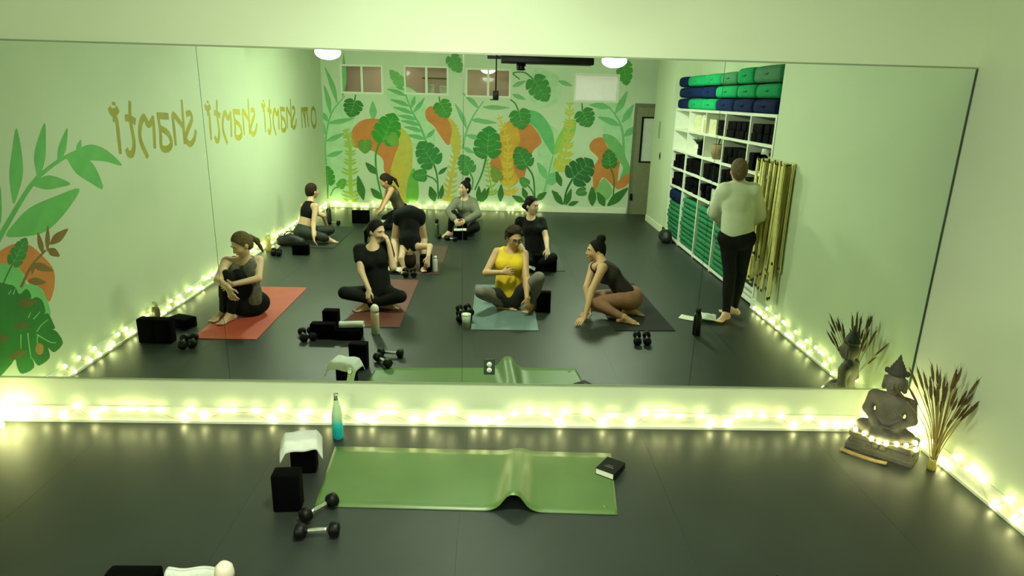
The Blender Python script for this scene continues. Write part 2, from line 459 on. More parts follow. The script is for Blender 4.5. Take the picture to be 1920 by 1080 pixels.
def cluster(c, n, r, z0=0.03, z1=0.18):
    return [(c[0]+random.uniform(-r, r), c[1]+random.uniform(-r, r), random.uniform(z0, z1)) for _ in range(n)]
G = 0.036
fairy('warm string lights along the foot of the mirror wall', [(-XL+0.06, -G), (XR-0.05, -G)], 10, extra=cluster((-XL+0.13, -0.10), 16, 0.08)+cluster((2.88, -0.10), 18, 0.06, 0.04, 0.30))
fairy('warm string lights along the foot of the lettered wall', [(-XL+G, -0.08), (-XL+G, -YB+0.1)], 11)
fairy('warm string lights along the foot of the mural wall', [(-XL+0.08, -YB+G), (1.02, -YB+G)], 13, extra=cluster((-XL+0.25, -YB+0.12), 6, 0.09))
fairy('warm string lights running from the statue towards the hanging straps', [(XR-G, -0.1), (XR-G, -2.76)], 13, zz=(0.04, 0.13))

# ================================================================ NEAR THINGS ON THE FLOOR
BLOCK_ME = rbox_mesh('yoga_block', 0.15, 0.10, 0.23, 0.010, 3)
BLOCK_ME.materials.append(BLACK)
def yoga_block(loc, rz, label, pose='stand', group=None, z=0.0):
    """stand: tall; edge: long side down; flat: wide face down"""
    o = bpy.data.objects.new('yoga_block', BLOCK_ME); COL.objects.link(o)
    if pose == 'stand': o.rotation_euler = (0, 0, rz); o.location = (loc[0], loc[1], z)
    elif pose == 'edge':
        o.rotation_euler = (Matrix.Rotation(rz, 3, 'Z') @ Matrix.Rotation(math.pi/2, 3, 'Y')).to_euler()
        o.location = Vector((loc[0], loc[1], z+0.075)) - Matrix.Rotation(rz, 3, 'Z') @ Vector((0.115, 0, 0))
    else:
        o.rotation_euler = (Matrix.Rotation(rz, 3, 'Z') @ Matrix.Rotation(math.pi/2, 3, 'Y') @ Matrix.Rotation(math.pi/2, 3, 'Z')).to_euler()
        o.location = Vector((loc[0], loc[1], z+0.05)) - Matrix.Rotation(rz, 3, 'Z') @ Vector((0.115, 0, 0))
    return tag(o, label, 'yoga block', group)
def make_dumbbell():
    t = thing('dumbbell', 'x', 'dumbbell')
    L, R = 0.19, 0.036
    Y = Matrix.Rotation(math.pi/2, 3, 'Y')
    prof = [(0.016, -0.095), (0.0155, -0.06), (0.0165, -0.03), (0.0175, 0), (0.0165, 0.03), (0.0155, 0.06), (0.016, 0.095)]
    MB().lathe([(r*0.85, z*0.62) for r, z in prof], 12, (0, 0, 0.040), Y).build('handle', CHROME, t)
    for s in (-1, 1):                                  # six-sided heads
        a = s*0.058
        hp = [(0.024, 0), (R, 0.008), (0.040, 0.014), (0.040, 0.046), (R, 0.053), (0.022, 0.058)]
        Mx = Y if s > 0 else Matrix.Rotation(-math.pi/2, 3, 'Y')
        MB().lathe(hp, 12, (a, 0, 0.040), Mx, True).build('head', BLACKG, t)
    return t
DUMB = make_dumbbell(); _dused = [False]
def dumbbell(a, b, label, group=None, z=0.0):
    a, b = Vector((a[0], a[1], z)), Vector((b[0], b[1], z)); c = (a+b)/2
    if not _dused[0]:
        _dused[0] = True; DUMB.location = c; DUMB.rotation_euler = (0, 0, math.atan2(b.y-a.y, b.x-a.x)); DUMB['label'] = label
        if group: DUMB['group'] = group
        return DUMB
    return dup(DUMB, c, math.atan2(b.y-a.y, b.x-a.x), label, group)
def bottle(loc, prof, m, capm, capprof, label, n=20, z=0.0):
    t = thing('water_bottle', label, 'bottle', (loc[0], loc[1], z))
    MB().lathe(prof, n).build('bottle_body', m, t)
    MB().lathe(capprof, n).build('cap', capm, t)
    return t
def cloth(name, w, d, label, loc, rz, drape, m=TOWEL, nx=22, ny=18, thick=0.006, cat='towel'):
    """draped cloth: drape(x, y) -> (x, y, z) displaced grid with real thickness"""
    vs_ = []; fs = []
    for s in (1, -1):
        for j in range(ny+1):
            for i in range(nx+1):
                x, y = (i/nx-0.5)*w, (j/ny-0.5)*d
                p = Vector(drape(x, y)); e = 1e-3
                n = (Vector(drape(x+e, y))-p).cross(Vector(drape(x, y+e))-p).normalized()
                vs_.append(p+n*thick/2*s)
    N1 = (nx+1)*(ny+1)
    for j in range(ny):
        for i in range(nx):
            a = j*(nx+1)+i
            fs.append((a, a+1, a+nx+2, a+nx+1)); fs.append((N1+a, N1+a+nx+1, N1+a+nx+2, N1+a+1))
    rim = [i for i in range(nx+1)] + [j*(nx+1)+nx for j in range(1, ny+1)] + [ny*(nx+1)+i for i in range(nx-1, -1, -1)] + [j*(nx+1) for j in range(ny-1, 0, -1)]
    for k in range(len(rim)):
        a, b2 = rim[k], rim[(k+1) % len(rim)]
        fs.append((b2, a, a+N1, b2+N1))
    me = bpy.data.meshes.new(name); me.from_pydata(vs_, [], fs); me.update()
    o = put(name, me, m, smooth=True); o.location = loc; o.rotation_euler = (0, 0, rz)
    return tag(o, label, cat)

# green mat with a ripple across it
MATG = mat('green_mat_rubber', (76, 106, 52), 0.38, var=0.10, scale=2.5, bump=0.04, bscale=150, spec=0.6)
corners = [V(590, 950), V(1158, 966), V(1145, 851), V(628, 838)]   # front-left, front-right, back-right, back-left
hump_c = 0.655
def hump(u, v):
    s = (u-hump_c-0.012*v)/0.047
    return 0.115*(1-0.80*v)*math.exp(-s*s*1.1*(1+0.5*v))*(1-0.06*math.cos(6*s))
nx_, ny_ = 90, 10; vs_ = []; fs = []; o0 = corners[0].lerp(corners[2], 0.5)
for lay in (0.005, 0.0):
    for j in range(ny_+1):
        for i in range(nx_+1):
            u, v = i/nx_, j/ny_
            p = corners[0].lerp(corners[1], u).lerp(corners[3].lerp(corners[2], u), v)
            vs_.append(p - o0 + Vector((0, 0, hump(u, v)+lay+0.0004)))
N1 = (nx_+1)*(ny_+1)
for j in range(ny_):
    for i in range(nx_):
        a = j*(nx_+1)+i
        fs.append((a, a+1, a+nx_+2, a+nx_+1)); fs.append((N1+a, N1+a+nx_+1, N1+a+nx_+2, N1+a+1))
rim = list(range(nx_+1)) + [j*(nx_+1)+nx_ for j in range(1, ny_+1)] + [ny_*(nx_+1)+i for i in range(nx_-1, -1, -1)] + [j*(nx_+1) for j in range(ny_-1, 0, -1)]
for k in range(len(rim)):
    a, b2 = rim[k], rim[(k+1) % len(rim)]; fs.append((b2, a, a+N1, b2+N1))
me = bpy.data.meshes.new('mat_sheet'); me.from_pydata(vs_, [], fs); me.update()
ym = thing('yoga_mat', 'olive green yoga mat with a raised ripple, lying empty below the mirror', 'yoga mat', o0)
put('mat_sheet', me, MATG, ym, True)
lg = V(1134, 950) - o0
MB().lathe([(0.001, 0.0058), (0.016, 0.0058), (0.016, 0.0062), (0.001, 0.0062)], 20, lg).build('logo_mark', mat('mat_logo', (78, 112, 48), 0.5, var=0), ym)

yoga_block(V(537, 961) + Vector((0, 0.05, 0)), 0.06, 'tall black foam yoga block standing bare beside the olive mat')
b2p = V(568, 889) + Vector((0, 0.05, 0))
yoga_block(b2p, 0.10, 'black foam yoga block standing under a draped white towel')
def drape_block(x, y):
    # laid over the block top (z 0.23) and hanging off its sides
    hx, hy, top = 0.075, 0.05, 0.234
    ex, ey = max(0, abs(x)-hx), max(0, abs(y)-hy)
    z = top - 0.9*ex*(1-math.exp(-ex*40)) - 0.75*ey*(1-math.exp(-ey*30)) + 0.004*math.sin(x*50+y*20)
    fx = x if ex == 0 else math.copysign(hx+0.010+ex*0.5, x)
    fy = y if ey == 0 else math.copysign(hy+0.010+ey*0.55, y)
    return (fx, fy, max(0.05, z))
cloth('hand_towel', 0.30, 0.25, 'white hand towel draped over a standing black block near the teal bottle', (b2p.x-0.012, b2p.y, 0), 0.25, drape_block)
dumbbell(V(562, 996, 0.04), V(627, 992, 0.04), 'black and chrome dumbbell lying parallel to the olive mat edge', 'dumbbell pair by the olive mat')
dumbbell(V(574, 967, 0.04), V(622, 940, 0.04), 'black and chrome dumbbell resting askew against the olive mat corner', 'dumbbell pair by the olive mat', 0.007)
TEAL = gradient_mat('teal_to_mint_enamel', [(0.0, (24, 152, 160)), (0.40, (30, 172, 170)), (0.50, (120, 190, 150)), (0.62, (160, 196, 150)), (1.0, (176, 204, 160))])
bottle(V(634, 822), [(0.030, 0), (0.035, 0.004), (0.036, 0.02), (0.036, 0.17), (0.034, 0.19), (0.026, 0.235), (0.018, 0.265), (0.0165, 0.29), (0.015, 0.292)], TEAL, CHROME,
       [(0.018, 0.290), (0.018, 0.300), (0.0175, 0.325), (0.016, 0.331), (0.001, 0.332)], 'mint to teal metal water bottle standing behind the olive mat')
# book on the mat corner
bk = thing('book', 'small thick black book lying on the far right corner of the olive mat', 'book', V(1144, 885)+Vector((0, 0, 0.006)), -0.62)
PAPER = mat('paper_edge', (222, 226, 205), 0.8, var=0.05, scale=80)
w_, h_, t_ = 0.125, 0.165, 0.042
MB().box(-w_/2+0.003, w_/2-0.004, -h_/2+0.003, h_/2-0.003, 0.003, t_-0.003).build('pages', PAPER, bk)
MB().box(-w_/2, w_/2, -h_/2, h_/2, 0, 0.003).box(-w_/2, w_/2, -h_/2, h_/2, t_-0.003, t_).box(w_/2-0.004, w_/2, -h_/2, h_/2, 0.003, t_-0.003).build('cover', mat('black_cover', (7, 8, 7), 0.6, var=0.1, spec=0.15), bk)
MB().box(-0.03, 0.03, -0.028, -0.020, t_, t_+0.0006).box(-0.02, 0.02, -0.008, -0.002, t_, t_+0.0006).build('cover_print', mat('cover_print', (96, 98, 90), 0.6, var=0.1), bk)

# ---------------------------------------------------------------- statue, incense holder, dried grasses
STONE = mat('weathered_stone', (88, 84, 70), 0.75, var=0.35, scale=9, bump=0.35, bscale=50)
bp_ = Vector((2.680, -0.285, 0)); brz = -0.76
bd = thing('buddha_statue', 'grey stone seated Buddha statue with pointed crown in the corner by the mirror', 'statue', bp_, brz)
# local frame: front is -y, x to the right; heights in metres
S = 0.70/0.70
P_ = []
fig = [ell((0, 0.0, 0.175), (0.135, 0.085, 0.05)), cap((-0.135, -0.02, 0.15), (-0.03, -0.105, 0.145), 0.048, 0.036), cap((0.135, -0.02, 0.15), (0.03, -0.105, 0.145), 0.048, 0.036),
       cap((-0.05, -0.115, 0.150), (0.08, -0.10, 0.152), 0.026, 0.022), cap((0.05, -0.11, 0.168), (-0.06, -0.095, 0.170), 0.026, 0.02),
       cap((0, 0.005, 0.20), (0, 0.01, 0.33), 0.075, 0.088, 0.03, ((0, 1, 0), 0.72)), cap((-0.085, 0.01, 0.375), (0.085, 0.01, 0.375), 0.042, None, 0.03),
       cap((-0.112, 0.01, 0.375), (-0.135, 0.02, 0.265), 0.036, 0.03), cap((0.112, 0.01, 0.375), (0.135, 0.02, 0.265), 0.036, 0.03),
       cap((-0.135, 0.02, 0.262), (-0.045, -0.075, 0.205), 0.029, 0.022), cap((0.135, 0.02, 0.262), (0.045, -0.075, 0.205), 0.029, 0.022),
       ell((-0.022, -0.085, 0.203), (0.038, 0.026, 0.013), None, 0.008), ell((0.022, -0.088, 0.212), (0.038, 0.026, 0.012), None, 0.008),
       cap((0, 0.01, 0.40), (0, 0.005, 0.44), 0.036, 0.034, 0.015), ell((0, -0.004, 0.508), (0.060, 0.064, 0.078), None, 0.012), ell((0, -0.022, 0.458), (0.040, 0.038, 0.030), None, 0.012),
       cap((0, -0.064, 0.520), (0, -0.078, 0.490), 0.009, 0.014, 0.006), ell((-0.025, -0.060, 0.520), (0.015, 0.010, 0.007), None, 0.003), ell((0.025, -0.060, 0.520), (0.015, 0.010, 0.007), None, 0.003),
       ell((0, -0.063, 0.464), (0.021, 0.010, 0.008), None, 0.003),
       cap((-0.060, 0.0, 0.530), (-0.062, 0.002, 0.455), 0.012, 0.015, 0.006), cap((0.060, 0.0, 0.530), (0.062, 0.002, 0.455), 0.012, 0.015, 0.006),
       cap((-0.04, -0.02, 0.395), (0.085, -0.055, 0.30), 0.012, 0.010, 0.012)]
soft('figure', fig, STONE, bd, 0.0055, flip_y=False)
DKSTONE = mat('dark_stone', (48, 44, 34), 0.7, var=0.3, scale=14, bump=0.3, bscale=70)  # crown colour, darker than the figure
crown = MB().lathe([(0.050, 0.560), (0.058, 0.563), (0.060, 0.574), (0.055, 0.580), (0.054, 0.592), (0.045, 0.598), (0.045, 0.612), (0.036, 0.618), (0.035, 0.632), (0.026, 0.638), (0.024, 0.652), (0.015, 0.660), (0.012, 0.676), (0.006, 0.69), (0.003, 0.70), (0.001, 0.703)], 20)
crown.sphere((-0.060, -0.006, 0.580), 0.016, 8, 6, (1, 0.7, 1.3)).sphere((0.060, -0.006, 0.580), 0.016, 8, 6, (1, 0.7, 1.3))
crown.build('crown', DKSTONE, bd)
ped = MB()
def slab(hw, hd, z0, z1, r=0.03):
    n = 5; pts = []
    for cx, cy, a0 in ((hw-r, hd-r, 0), (-hw+r, hd-r, 90), (-hw+r, -hd+r, 180), (hw-r, -hd+r, 270)):
        for k in range(n+1):
            a = math.radians(a0+90*k/n); pts.append((cx+r*math.cos(a), cy+r*math.sin(a)))
    m = len(pts)
    return ([(x, y, z0) for x, y in pts]+[(x, y, z1) for x, y in pts], [tuple(range(m-1, -1, -1)), tuple(range(m, 2*m))]+[(i, (i+1) % m, m+(i+1) % m, m+i) for i in range(m)])
for a in ((0.205, 0.122, 0.0, 0.028, 0.02), (0.195, 0.112, 0.028, 0.045, 0.03), (0.185, 0.106, 0.045, 0.085, 0.04), (0.198, 0.118, 0.085, 0.118, 0.04)):
    ped.add(*slab(*a))
ped.build('pedestal', STONE, bd)
pet = MB().sphere((0, 0, 0), 0.026, 8, 6, (1.0, 0.45, 1.15)).mesh('lotus_petal'); pet.materials.append(STONE)
for k in range(22):
    a = 2*math.pi*k/22
    q = bpy.data.objects.new('lotus_petal', pet); COL.objects.link(q); q.parent = bd
    q.location = (0.182*math.cos(a), 0.106*math.sin(a), 0.066); q.rotation_euler = (0, 0, a+math.pi/2)
# lights heaped around the statue's knees
hp = thing('string_lights', 'coil of warm string lights heaped on the statue base', 'string lights', bp_, brz)
cp_ = [(-0.19, -0.06, 0.155), (-0.155, -0.115, 0.145), (-0.10, -0.118, 0.135), (-0.045, -0.155, 0.13), (0.0, -0.150, 0.125), (0.045, -0.155, 0.13), (0.10, -0.125, 0.135), (0.15, -0.11, 0.14), (0.19, -0.05, 0.15), (0.205, -0.10, 0.128), (-0.205, 0.0, 0.14)]
MB().tube(catmull([(x, y, z-0.012) for x, y, z in cp_], 3), 0.002, 4).build('wire', WIRE, hp)
for p in cp_:
    q = bpy.data.objects.new('bulb', BULB_ME); COL.objects.link(q); q.parent = hp; q.location = p
inc = thing('incense_holder', 'narrow wooden incense holder lying on the floor in front of the statue', 'incense holder', V(1618, 858), -0.74)
me_ = MB()
pts = [(-0.14, 0.0, 0.012), (-0.07, 0, 0.004), (0.07, 0, 0.004), (0.14, 0, 0.014)]
for k in range(3):
    a, b2 = pts[k], pts[k+1]
    me_.add([(a[0], -0.02, a[2]-0.004), (a[0], 0.02, a[2]-0.004), (b2[0], 0.02, b2[2]-0.004), (b2[0], -0.02, b2[2]-0.004), (a[0], -0.02, a[2]+0.004), (a[0], 0.02, a[2]+0.004), (b2[0], 0.02, b2[2]+0.004), (b2[0], -0.02, b2[2]+0.004)],
            [(0, 1, 2, 3), (4, 7, 6, 5), (0, 4, 5, 1), (2, 6, 7, 3), (0, 3, 7, 4), (1, 5, 6, 2)])
me_.build('tray', mat('incense_wood', (150, 128, 78), 0.6, var=0.2, scale=30), inc)
MB().tube([(-0.135, 0, 0.016), (0.10, 0.0, 0.045)], 0.0016, 5).build('incense_stick', mat('incense', (96, 80, 56), 0.9), inc)

GRASS = mat('dried_grass', (140, 124, 60), 0.8, var=0.25, scale=20)
HEADS = mat('dried_seed_head', (84, 66, 32), 0.9, var=0.35, scale=60, bump=0.6, bscale=200)
gp = V(1746, 880) + Vector((0.0, 0.0, 0))
gv = thing('dried_grasses', 'sheaf of dried wheat grasses standing in a slim vase beside the statue', 'dried grasses', gp)
MB().lathe([(0.022, 0), (0.027, 0.005), (0.028, 0.03), (0.022, 0.06), (0.023, 0.08), (0.019, 0.08), (0.016, 0.06)], 18).build('vase', mat('olive_glass', (150, 142, 60), 0.25, var=0.1), gv)
rs = random.Random(5)
for k in range(36):
    a = rs.uniform(0, 2*math.pi); sp_ = rs.uniform(0.03, 0.24); L = rs.uniform(0.46, 0.66)
    dx, dy = sp_*math.cos(a)-0.01, sp_*math.sin(a)*0.8
    dx = min(dx, 0.085)
    tip = Vector((dx, dy, L-0.35*sp_)); mid = Vector((dx*0.35, dy*0.35, L*0.52)); base_ = Vector((rs.uniform(-.012, .012), rs.uniform(-.012, .012), 0.02))
    pl = catmull([base_, mid, tip], 5)
    st = MB().tube(pl, 0.0024, 5).build('stalk', GRASS, gv)
    d = (pl[-1]-pl[-3]).normalized(); hl = rs.uniform(0.07, 0.13)
    hd_ = MB().tube([tip-d*hl*0.3, tip, tip+d*hl*0.4, tip+d*hl*0.75, tip+d*hl], [0.002, 0.0075, 0.008, 0.005, 0.001], 6)
    for j in range(6):
        q = tip+d*hl*(0.1+0.13*j); s_ = Vector((rs.uniform(-1, 1), rs.uniform(-1, 1), rs.uniform(0, .5))).normalized()
        hd_.tube([q, q+d*0.05+s_*0.016], [0.0016, 0.0004], 3)
    hd_.build('seed_head', HEADS, st)
sidep = Vector((0.075, -0.07, 0.42))
st = MB().tube(catmull([(0.005, 0, 0.03), (0.03, -0.03, 0.22), sidep], 5), 0.0026, 5).build('stalk', GRASS, gv)
MB().tube([sidep-Vector((.01, -.01, .04)), sidep, sidep+Vector((.02, -.02, .05)), sidep+Vector((.04, -.04, .10))], [0.003, 0.010, 0.009, 0.001], 7).build('seed_head', HEADS, st)

# ================================================================ THE MURALS (flat paint on the walls)
def paint(rgb): return mat('paint_%d_%d_%d' % rgb, rgb, 0.7, var=0.10, scale=6)
DKG, MDG, PALE, ORA, YEL, YGR, TEALG = (44, 118, 40), (66, 146, 58), (124, 186, 122), (198, 124, 58), (192, 182, 76), (152, 182, 80), (98, 176, 112)
class Mural:
    def __init__(s, wall, name, place, nrm): s.wall, s.name, s.place, s.n, s.k = wall, name, place, Vector(nrm), 0
    def poly(s, name, pts, rgb, smooth=True, n=5, parent=None):
        """closed outline given where it is seen, laid on the wall"""
        p2 = [Vector((x, y, 0)) for x, y in pts]
        if smooth: p2 = catmull(p2, n, True)
        s.k += 1; off = s.n*(0.0006+0.000014*s.k)
        P = [s.place(p.x, p.y)+off for p in p2]
        c = sum(P, Vector())/len(P)
        me = bpy.data.meshes.new(name); me.from_pydata([p-c for p in P], [], [tuple(range(len(P)))]); me.update()
        o = put(name, me, paint(rgb), s.wall); o.location = c
        return o
    def strip(s, name, pts, w0, rgb, w1=None, n=6, smooth=True):
        p = catmull([Vector((x, y, 0)) for x, y in pts], n) if smooth else [Vector((x, y, 0)) for x, y in pts]
        m = len(p); L = []; R = []
        w1 = w0 if w1 is None else w1
        for i in range(m):
            t = (p[min(i+1, m-1)]-p[max(i-1, 0)]); t.normalize(); q = Vector((-t.y, t.x, 0))*(w0+(w1-w0)*i/(m-1))/2
            L.append(p[i]+q); R.append(p[i]-q)
        out = L+R[::-1]
        return s.poly(name, [(q.x, q.y) for q in out], rgb, False)
    def leaf(s, a, b, w, rgb, bend=0.0, name='painted_leaf'):
        a, b = Vector((*a, 0)), Vector((*b, 0)); d = b-a; q = Vector((-d.y, d.x, 0)).normalized(); L = d.length
        out = []
        for t, f in ((0, 0), (0.15, 0.55), (0.4, 1.0), (0.7, 0.7), (1.0, 0.0)):
            out.append(a+d*t+q*(w/2*f+bend*L*math.sin(math.pi*t)))
        for t, f in ((0.7, 0.7), (0.4, 1.0), (0.15, 0.55)):
            out.append(a+d*t+q*(-w/2*f+bend*L*math.sin(math.pi*t)))
        return s.poly(name, [(p.x, p.y) for p in out], rgb, True, 4)
    def monstera(s, base, tip, w, rgb, vein=(104, 170, 92), notches=3, stem=None, sw=3.0):
        a, b = Vector((*base, 0)), Vector((*tip, 0)); d = b-a; L = d.length; q = Vector((-d.y, d.x, 0)).normalized()
        if stem: s.strip('painted_stem', [base]+list(stem), sw, rgb, sw*0.8)
        def half(sg):
            pr = [(0.02, 0.0), (-0.10, 0.28), (-0.08, 0.62), (0.06, 0.92)]
            ts = [0.20+0.56*k/max(1, notches-1) for k in range(notches)]
            for i, t in enumerate(ts):
                wid = math.sqrt(max(0.05, 1.0-((t-0.18)/0.80)**2))
                w2 = math.sqrt(max(0.05, 1.0-((t+0.07-0.18)/0.80)**2))
                pr += [(t, wid*1.02), (t+0.035, wid*0.56), (t+0.07, w2*0.97)]
            pr += [(0.93, 0.30), (1.0, 0.0)]
            return [a+d*t+q*(sg*w/2*f) for t, f in pr]
        H1, H2 = half(1), half(-1)
        lf = s.poly('painted_leaf', [(p.x, p.y) for p in H1+H2[-2:0:-1]], rgb, True, 3)
        vw = max(0.8, w*0.018)
        c0 = a+d*0.02
        s.strip('painted_vein', [(c0.x, c0.y), ((a+d*0.86).x, (a+d*0.86).y)], vw*1.3, vein, vw*0.5, 2)
        for sg in (1, -1):
            for t in (0.08, 0.28, 0.48, 0.66):
                p0 = a+d*t; p1 = a+d*(t+0.13)+q*sg*w*0.33*(1-0.7*max(0, t-0.1))
                s.strip('painted_vein', [(p0.x, p0.y), (p1.x, p1.y)], vw, vein, vw*0.5, 2)
        return lf
    def frond(s, stem, leaves, w, rgb, sw=4.0):
        s.strip('painted_stem', stem, sw, rgb, sw*0.5)
        for (a, b) in leaves: s.leaf(a, b, w, rgb, 0.03)
    def fern(s, stem, n, ll, w, rgb, ang=0.9, sw=3):
        """feathery plume: paired leaflets up the stem"""
        p = catmull([Vector((x, y, 0)) for x, y in stem], 8); m = len(p)
        s.strip('painted_stem', stem, sw, rgb, sw*0.6)
        n = int(n*1.15); w = w*1.2; ll = ll*1.15
        for k in range(n):
            f = k/(n-1)*0.97; i = min(int(f*(m-1)), m-2); c = p[i]; t = (p[i+1]-p[i]).normalized(); q = Vector((-t.y, t.x, 0))
            l = ll*(1-0.55*f)*(0.85+0.3*random.random())
            for sg in (1, -1):
                e = c+(t*math.cos(ang)+q*sg*math.sin(ang))*l
                s.leaf((c.x, c.y), (e.x, e.y), w*(1-0.4*f), rgb, 0.05*sg, 'painted_leaflet')
BK = Mural(wall_back, 'back', onback, (0, 1, 0))
def a_(x, y): return (590+x/3.54, 95+y/3.54)
def b_(x, y): return (890+x/3.54, 95+y/3.54)
def AA(l): return [a_(*p) for p in l]
def BB(l): return [b_(*p) for p in l]
k_ = 1/3.54
# soft fields of colour
BK.poly('painted_shape', AA([(60, 380), (180, 340), (260, 460), (260, 700), (210, 960), (70, 960), (40, 640)]), (176, 212, 168))
BK.poly('painted_shape', AA([(470, 270), (640, 250), (760, 420), (800, 640), (700, 800), (620, 560)]), (174, 212, 164))
BK.poly('painted_shape', BB([(380, 480), (540, 520), (560, 700), (470, 960), (400, 900), (420, 700)]), (172, 210, 164))
BK.poly('painted_shape', BB([(800, 400), (980, 340), (1060, 520), (1040, 720), (960, 600), (860, 540)]), (172, 212, 168))
BK.poly('painted_shape', BB([(400, 120), (560, 180), (560, 330), (440, 380), (360, 300)]), (178, 210, 168))
# pale fronds
BK.frond(AA([(75, 760), (72, 600), (110, 420), (200, 300)]), [(a_(*p), a_(*q)) for p, q in [((80, 700), (190, 665)), ((75, 600), (200, 545)), ((85, 480), (270, 445)), ((105, 420), (60, 225)), ((150, 350), (65, 105)), ((75, 560), (5, 420)), ((185, 310), (190, 20)), ((90, 470), (30, 400))]], 34*k_, (112, 178, 116), 4)
BK.frond(AA([(745, 620), (700, 500), (640, 390), (590, 250)]), [(a_(*p), a_(*q)) for p, q in [((740, 590), (600, 560)), ((720, 540), (590, 505)), ((705, 500), (570, 465)), ((680, 460), (550, 430)), ((655, 420), (520, 375)), ((630, 370), (500, 325)), ((605, 300), (480, 255)), ((655, 410), (730, 310)), ((640, 380), (665, 300)), ((740, 580), (800, 520))]], 30*k_, (104, 172, 112), 4.5)
BK.frond(AA([(985, 650), (1000, 560), (1050, 440), (1120, 335)]), [(a_(*p), a_(*q)) for p, q in [((1000, 560), (1130, 580)), ((1010, 520), (930, 350)), ((1040, 460), (1130, 460)), ((1090, 385), (980, 280)), ((985, 640), (1060, 680))]], 32*k_, (112, 178, 120), 4.5)
BK.frond(BB([(990, 720), (985, 570), (960, 470), (890, 370)]), [(b_(*p), b_(*q)) for p, q in [((985, 570), (1085, 490)), ((975, 480), (1055, 355)), ((930, 420), (1015, 265)), ((965, 500), (815, 440)), ((900, 380), (760, 360))]], 44*k_, (112, 178, 120), 5)
BK.frond(BB([(455, 960), (490, 820), (525, 680)]), [(b_(*p), b_(*q)) for p, q in [((475, 850), (415, 740)), ((480, 860), (560, 800)), ((470, 880), (560, 850))]], 50*k_, (118, 184, 124), 4)
for p, q in [((250, 240), (340, 200)), ((250, 290), (340, 325)), ((555, 200), (650, 235)), ((50, 375), (235, 380)), ((0, 465), (150, 480))]:
    BK.leaf(b_(*p), b_(*q), 9, (120, 176, 118))
BK.leaf(a_(390, 460), a_(385, 335), 14, (112, 176, 112)); 
# orange and yellow shapes
BK.poly('painted_shape', AA([(245, 610), (248, 530), (300, 470), (380, 450), (470, 465), (560, 510), (565, 620), (535, 700), (510, 830), (462, 800), (455, 730), (420, 690), (370, 660), (300, 650), (262, 640)]), ORA)
BK.poly('painted_shape', AA([(555, 505), (620, 555), (650, 640), (645, 800), (625, 900), (645, 1000), (575, 1000), (520, 900), (505, 800), (530, 700), (560, 620)]), YEL)
BK.poly('painted_shape', AA([(620, 860), (660, 780), (690, 900), (680, 1000), (610, 1000)]), (104, 172, 62))
BK.poly('painted_shape', AA([(735, 405), (770, 368), (830, 395), (885, 445), (915, 520), (905, 600), (880, 625), (830, 560), (790, 500), (745, 460)]), ORA)
BK.poly('painted_shape', AA([(880, 440), (930, 480), (962, 560), (965, 650), (935, 740), (915, 660), (900, 600), (912, 520)]), YEL)
BK.poly('painted_shape', BB([(150, 640), (165, 550), (230, 465), (300, 495), (305, 600), (262, 750), (295, 850), (245, 905), (180, 885), (125, 805), (100, 750)]), (206, 160, 50))
BK.poly('painted_shape', BB([(290, 495), (370, 488), (445, 600), (385, 672), (345, 780), (320, 860), (268, 810), (258, 700), (302, 600)]), ORA)
BK.poly('painted_shape', BB([(110, 720), (160, 700), (190, 820), (170, 860), (110, 790)]), ORA)
BK.poly('painted_shape', BB([(342, 398), (420, 408), (482, 470), (522, 560), (526, 690), (470, 620), (410, 520), (356, 470)]), TEALG)
BK.poly('painted_shape', BB([(526, 690), (540, 600), (610, 480), (670, 460), (660, 560), (600, 640)]), (140, 190, 84))
BK.poly('painted_shape', BB([(762, 625), (795, 586), (850, 578), (885, 640), (962, 700), (955, 800), (935, 905), (870, 850), (840, 850), (800, 935), (785, 880), (788, 780), (820, 720), (800, 690), (770, 662)]), ORA)
BK.poly('painted_shape', BB([(848, 558), (920, 568), (985, 640), (1005, 710), (1035, 790), (1015, 860), (965, 850), (985, 780), (955, 730), (895, 650)]), (112, 176, 108))
BK.poly('painted_shape', BB([(935, 915), (955, 862), (1036, 808), (1028, 870), (985, 912)]), ORA)
BK.poly('painted_shape', BB([(800, 940), (845, 855), (875, 860), (915, 930), (880, 990), (840, 980)]), (128, 180, 112))
# yellow plumes
BK.fern(AA([(245, 1000), (235, 800), (235, 640), (205, 520)]), 15, 17, 5, YGR, 1.15, 8)
BK.fern(AA([(560, 1000), (545, 880), (580, 740)]), 9, 13, 4, (206, 176, 60), 1.1, 4)
BK.fern(AA([(880, 1000), (905, 860), (930, 720), (950, 600), (925, 500)]), 16, 15, 4.5, YEL, 1.0, 7)
BK.fern(BB([(555, 800), (600, 690), (625, 520), (632, 340)]), 15, 18, 6, (186, 190, 76), 0.9, 5)
BK.fern(BB([(235, 960), (215, 800), (220, 620), (160, 430)]), 14, 16, 5, (212, 184, 66), 1.0, 4)
BK.fern(BB([(120, 960), (95, 820), (80, 720)]), 8, 12, 4, YGR, 1.0, 3)
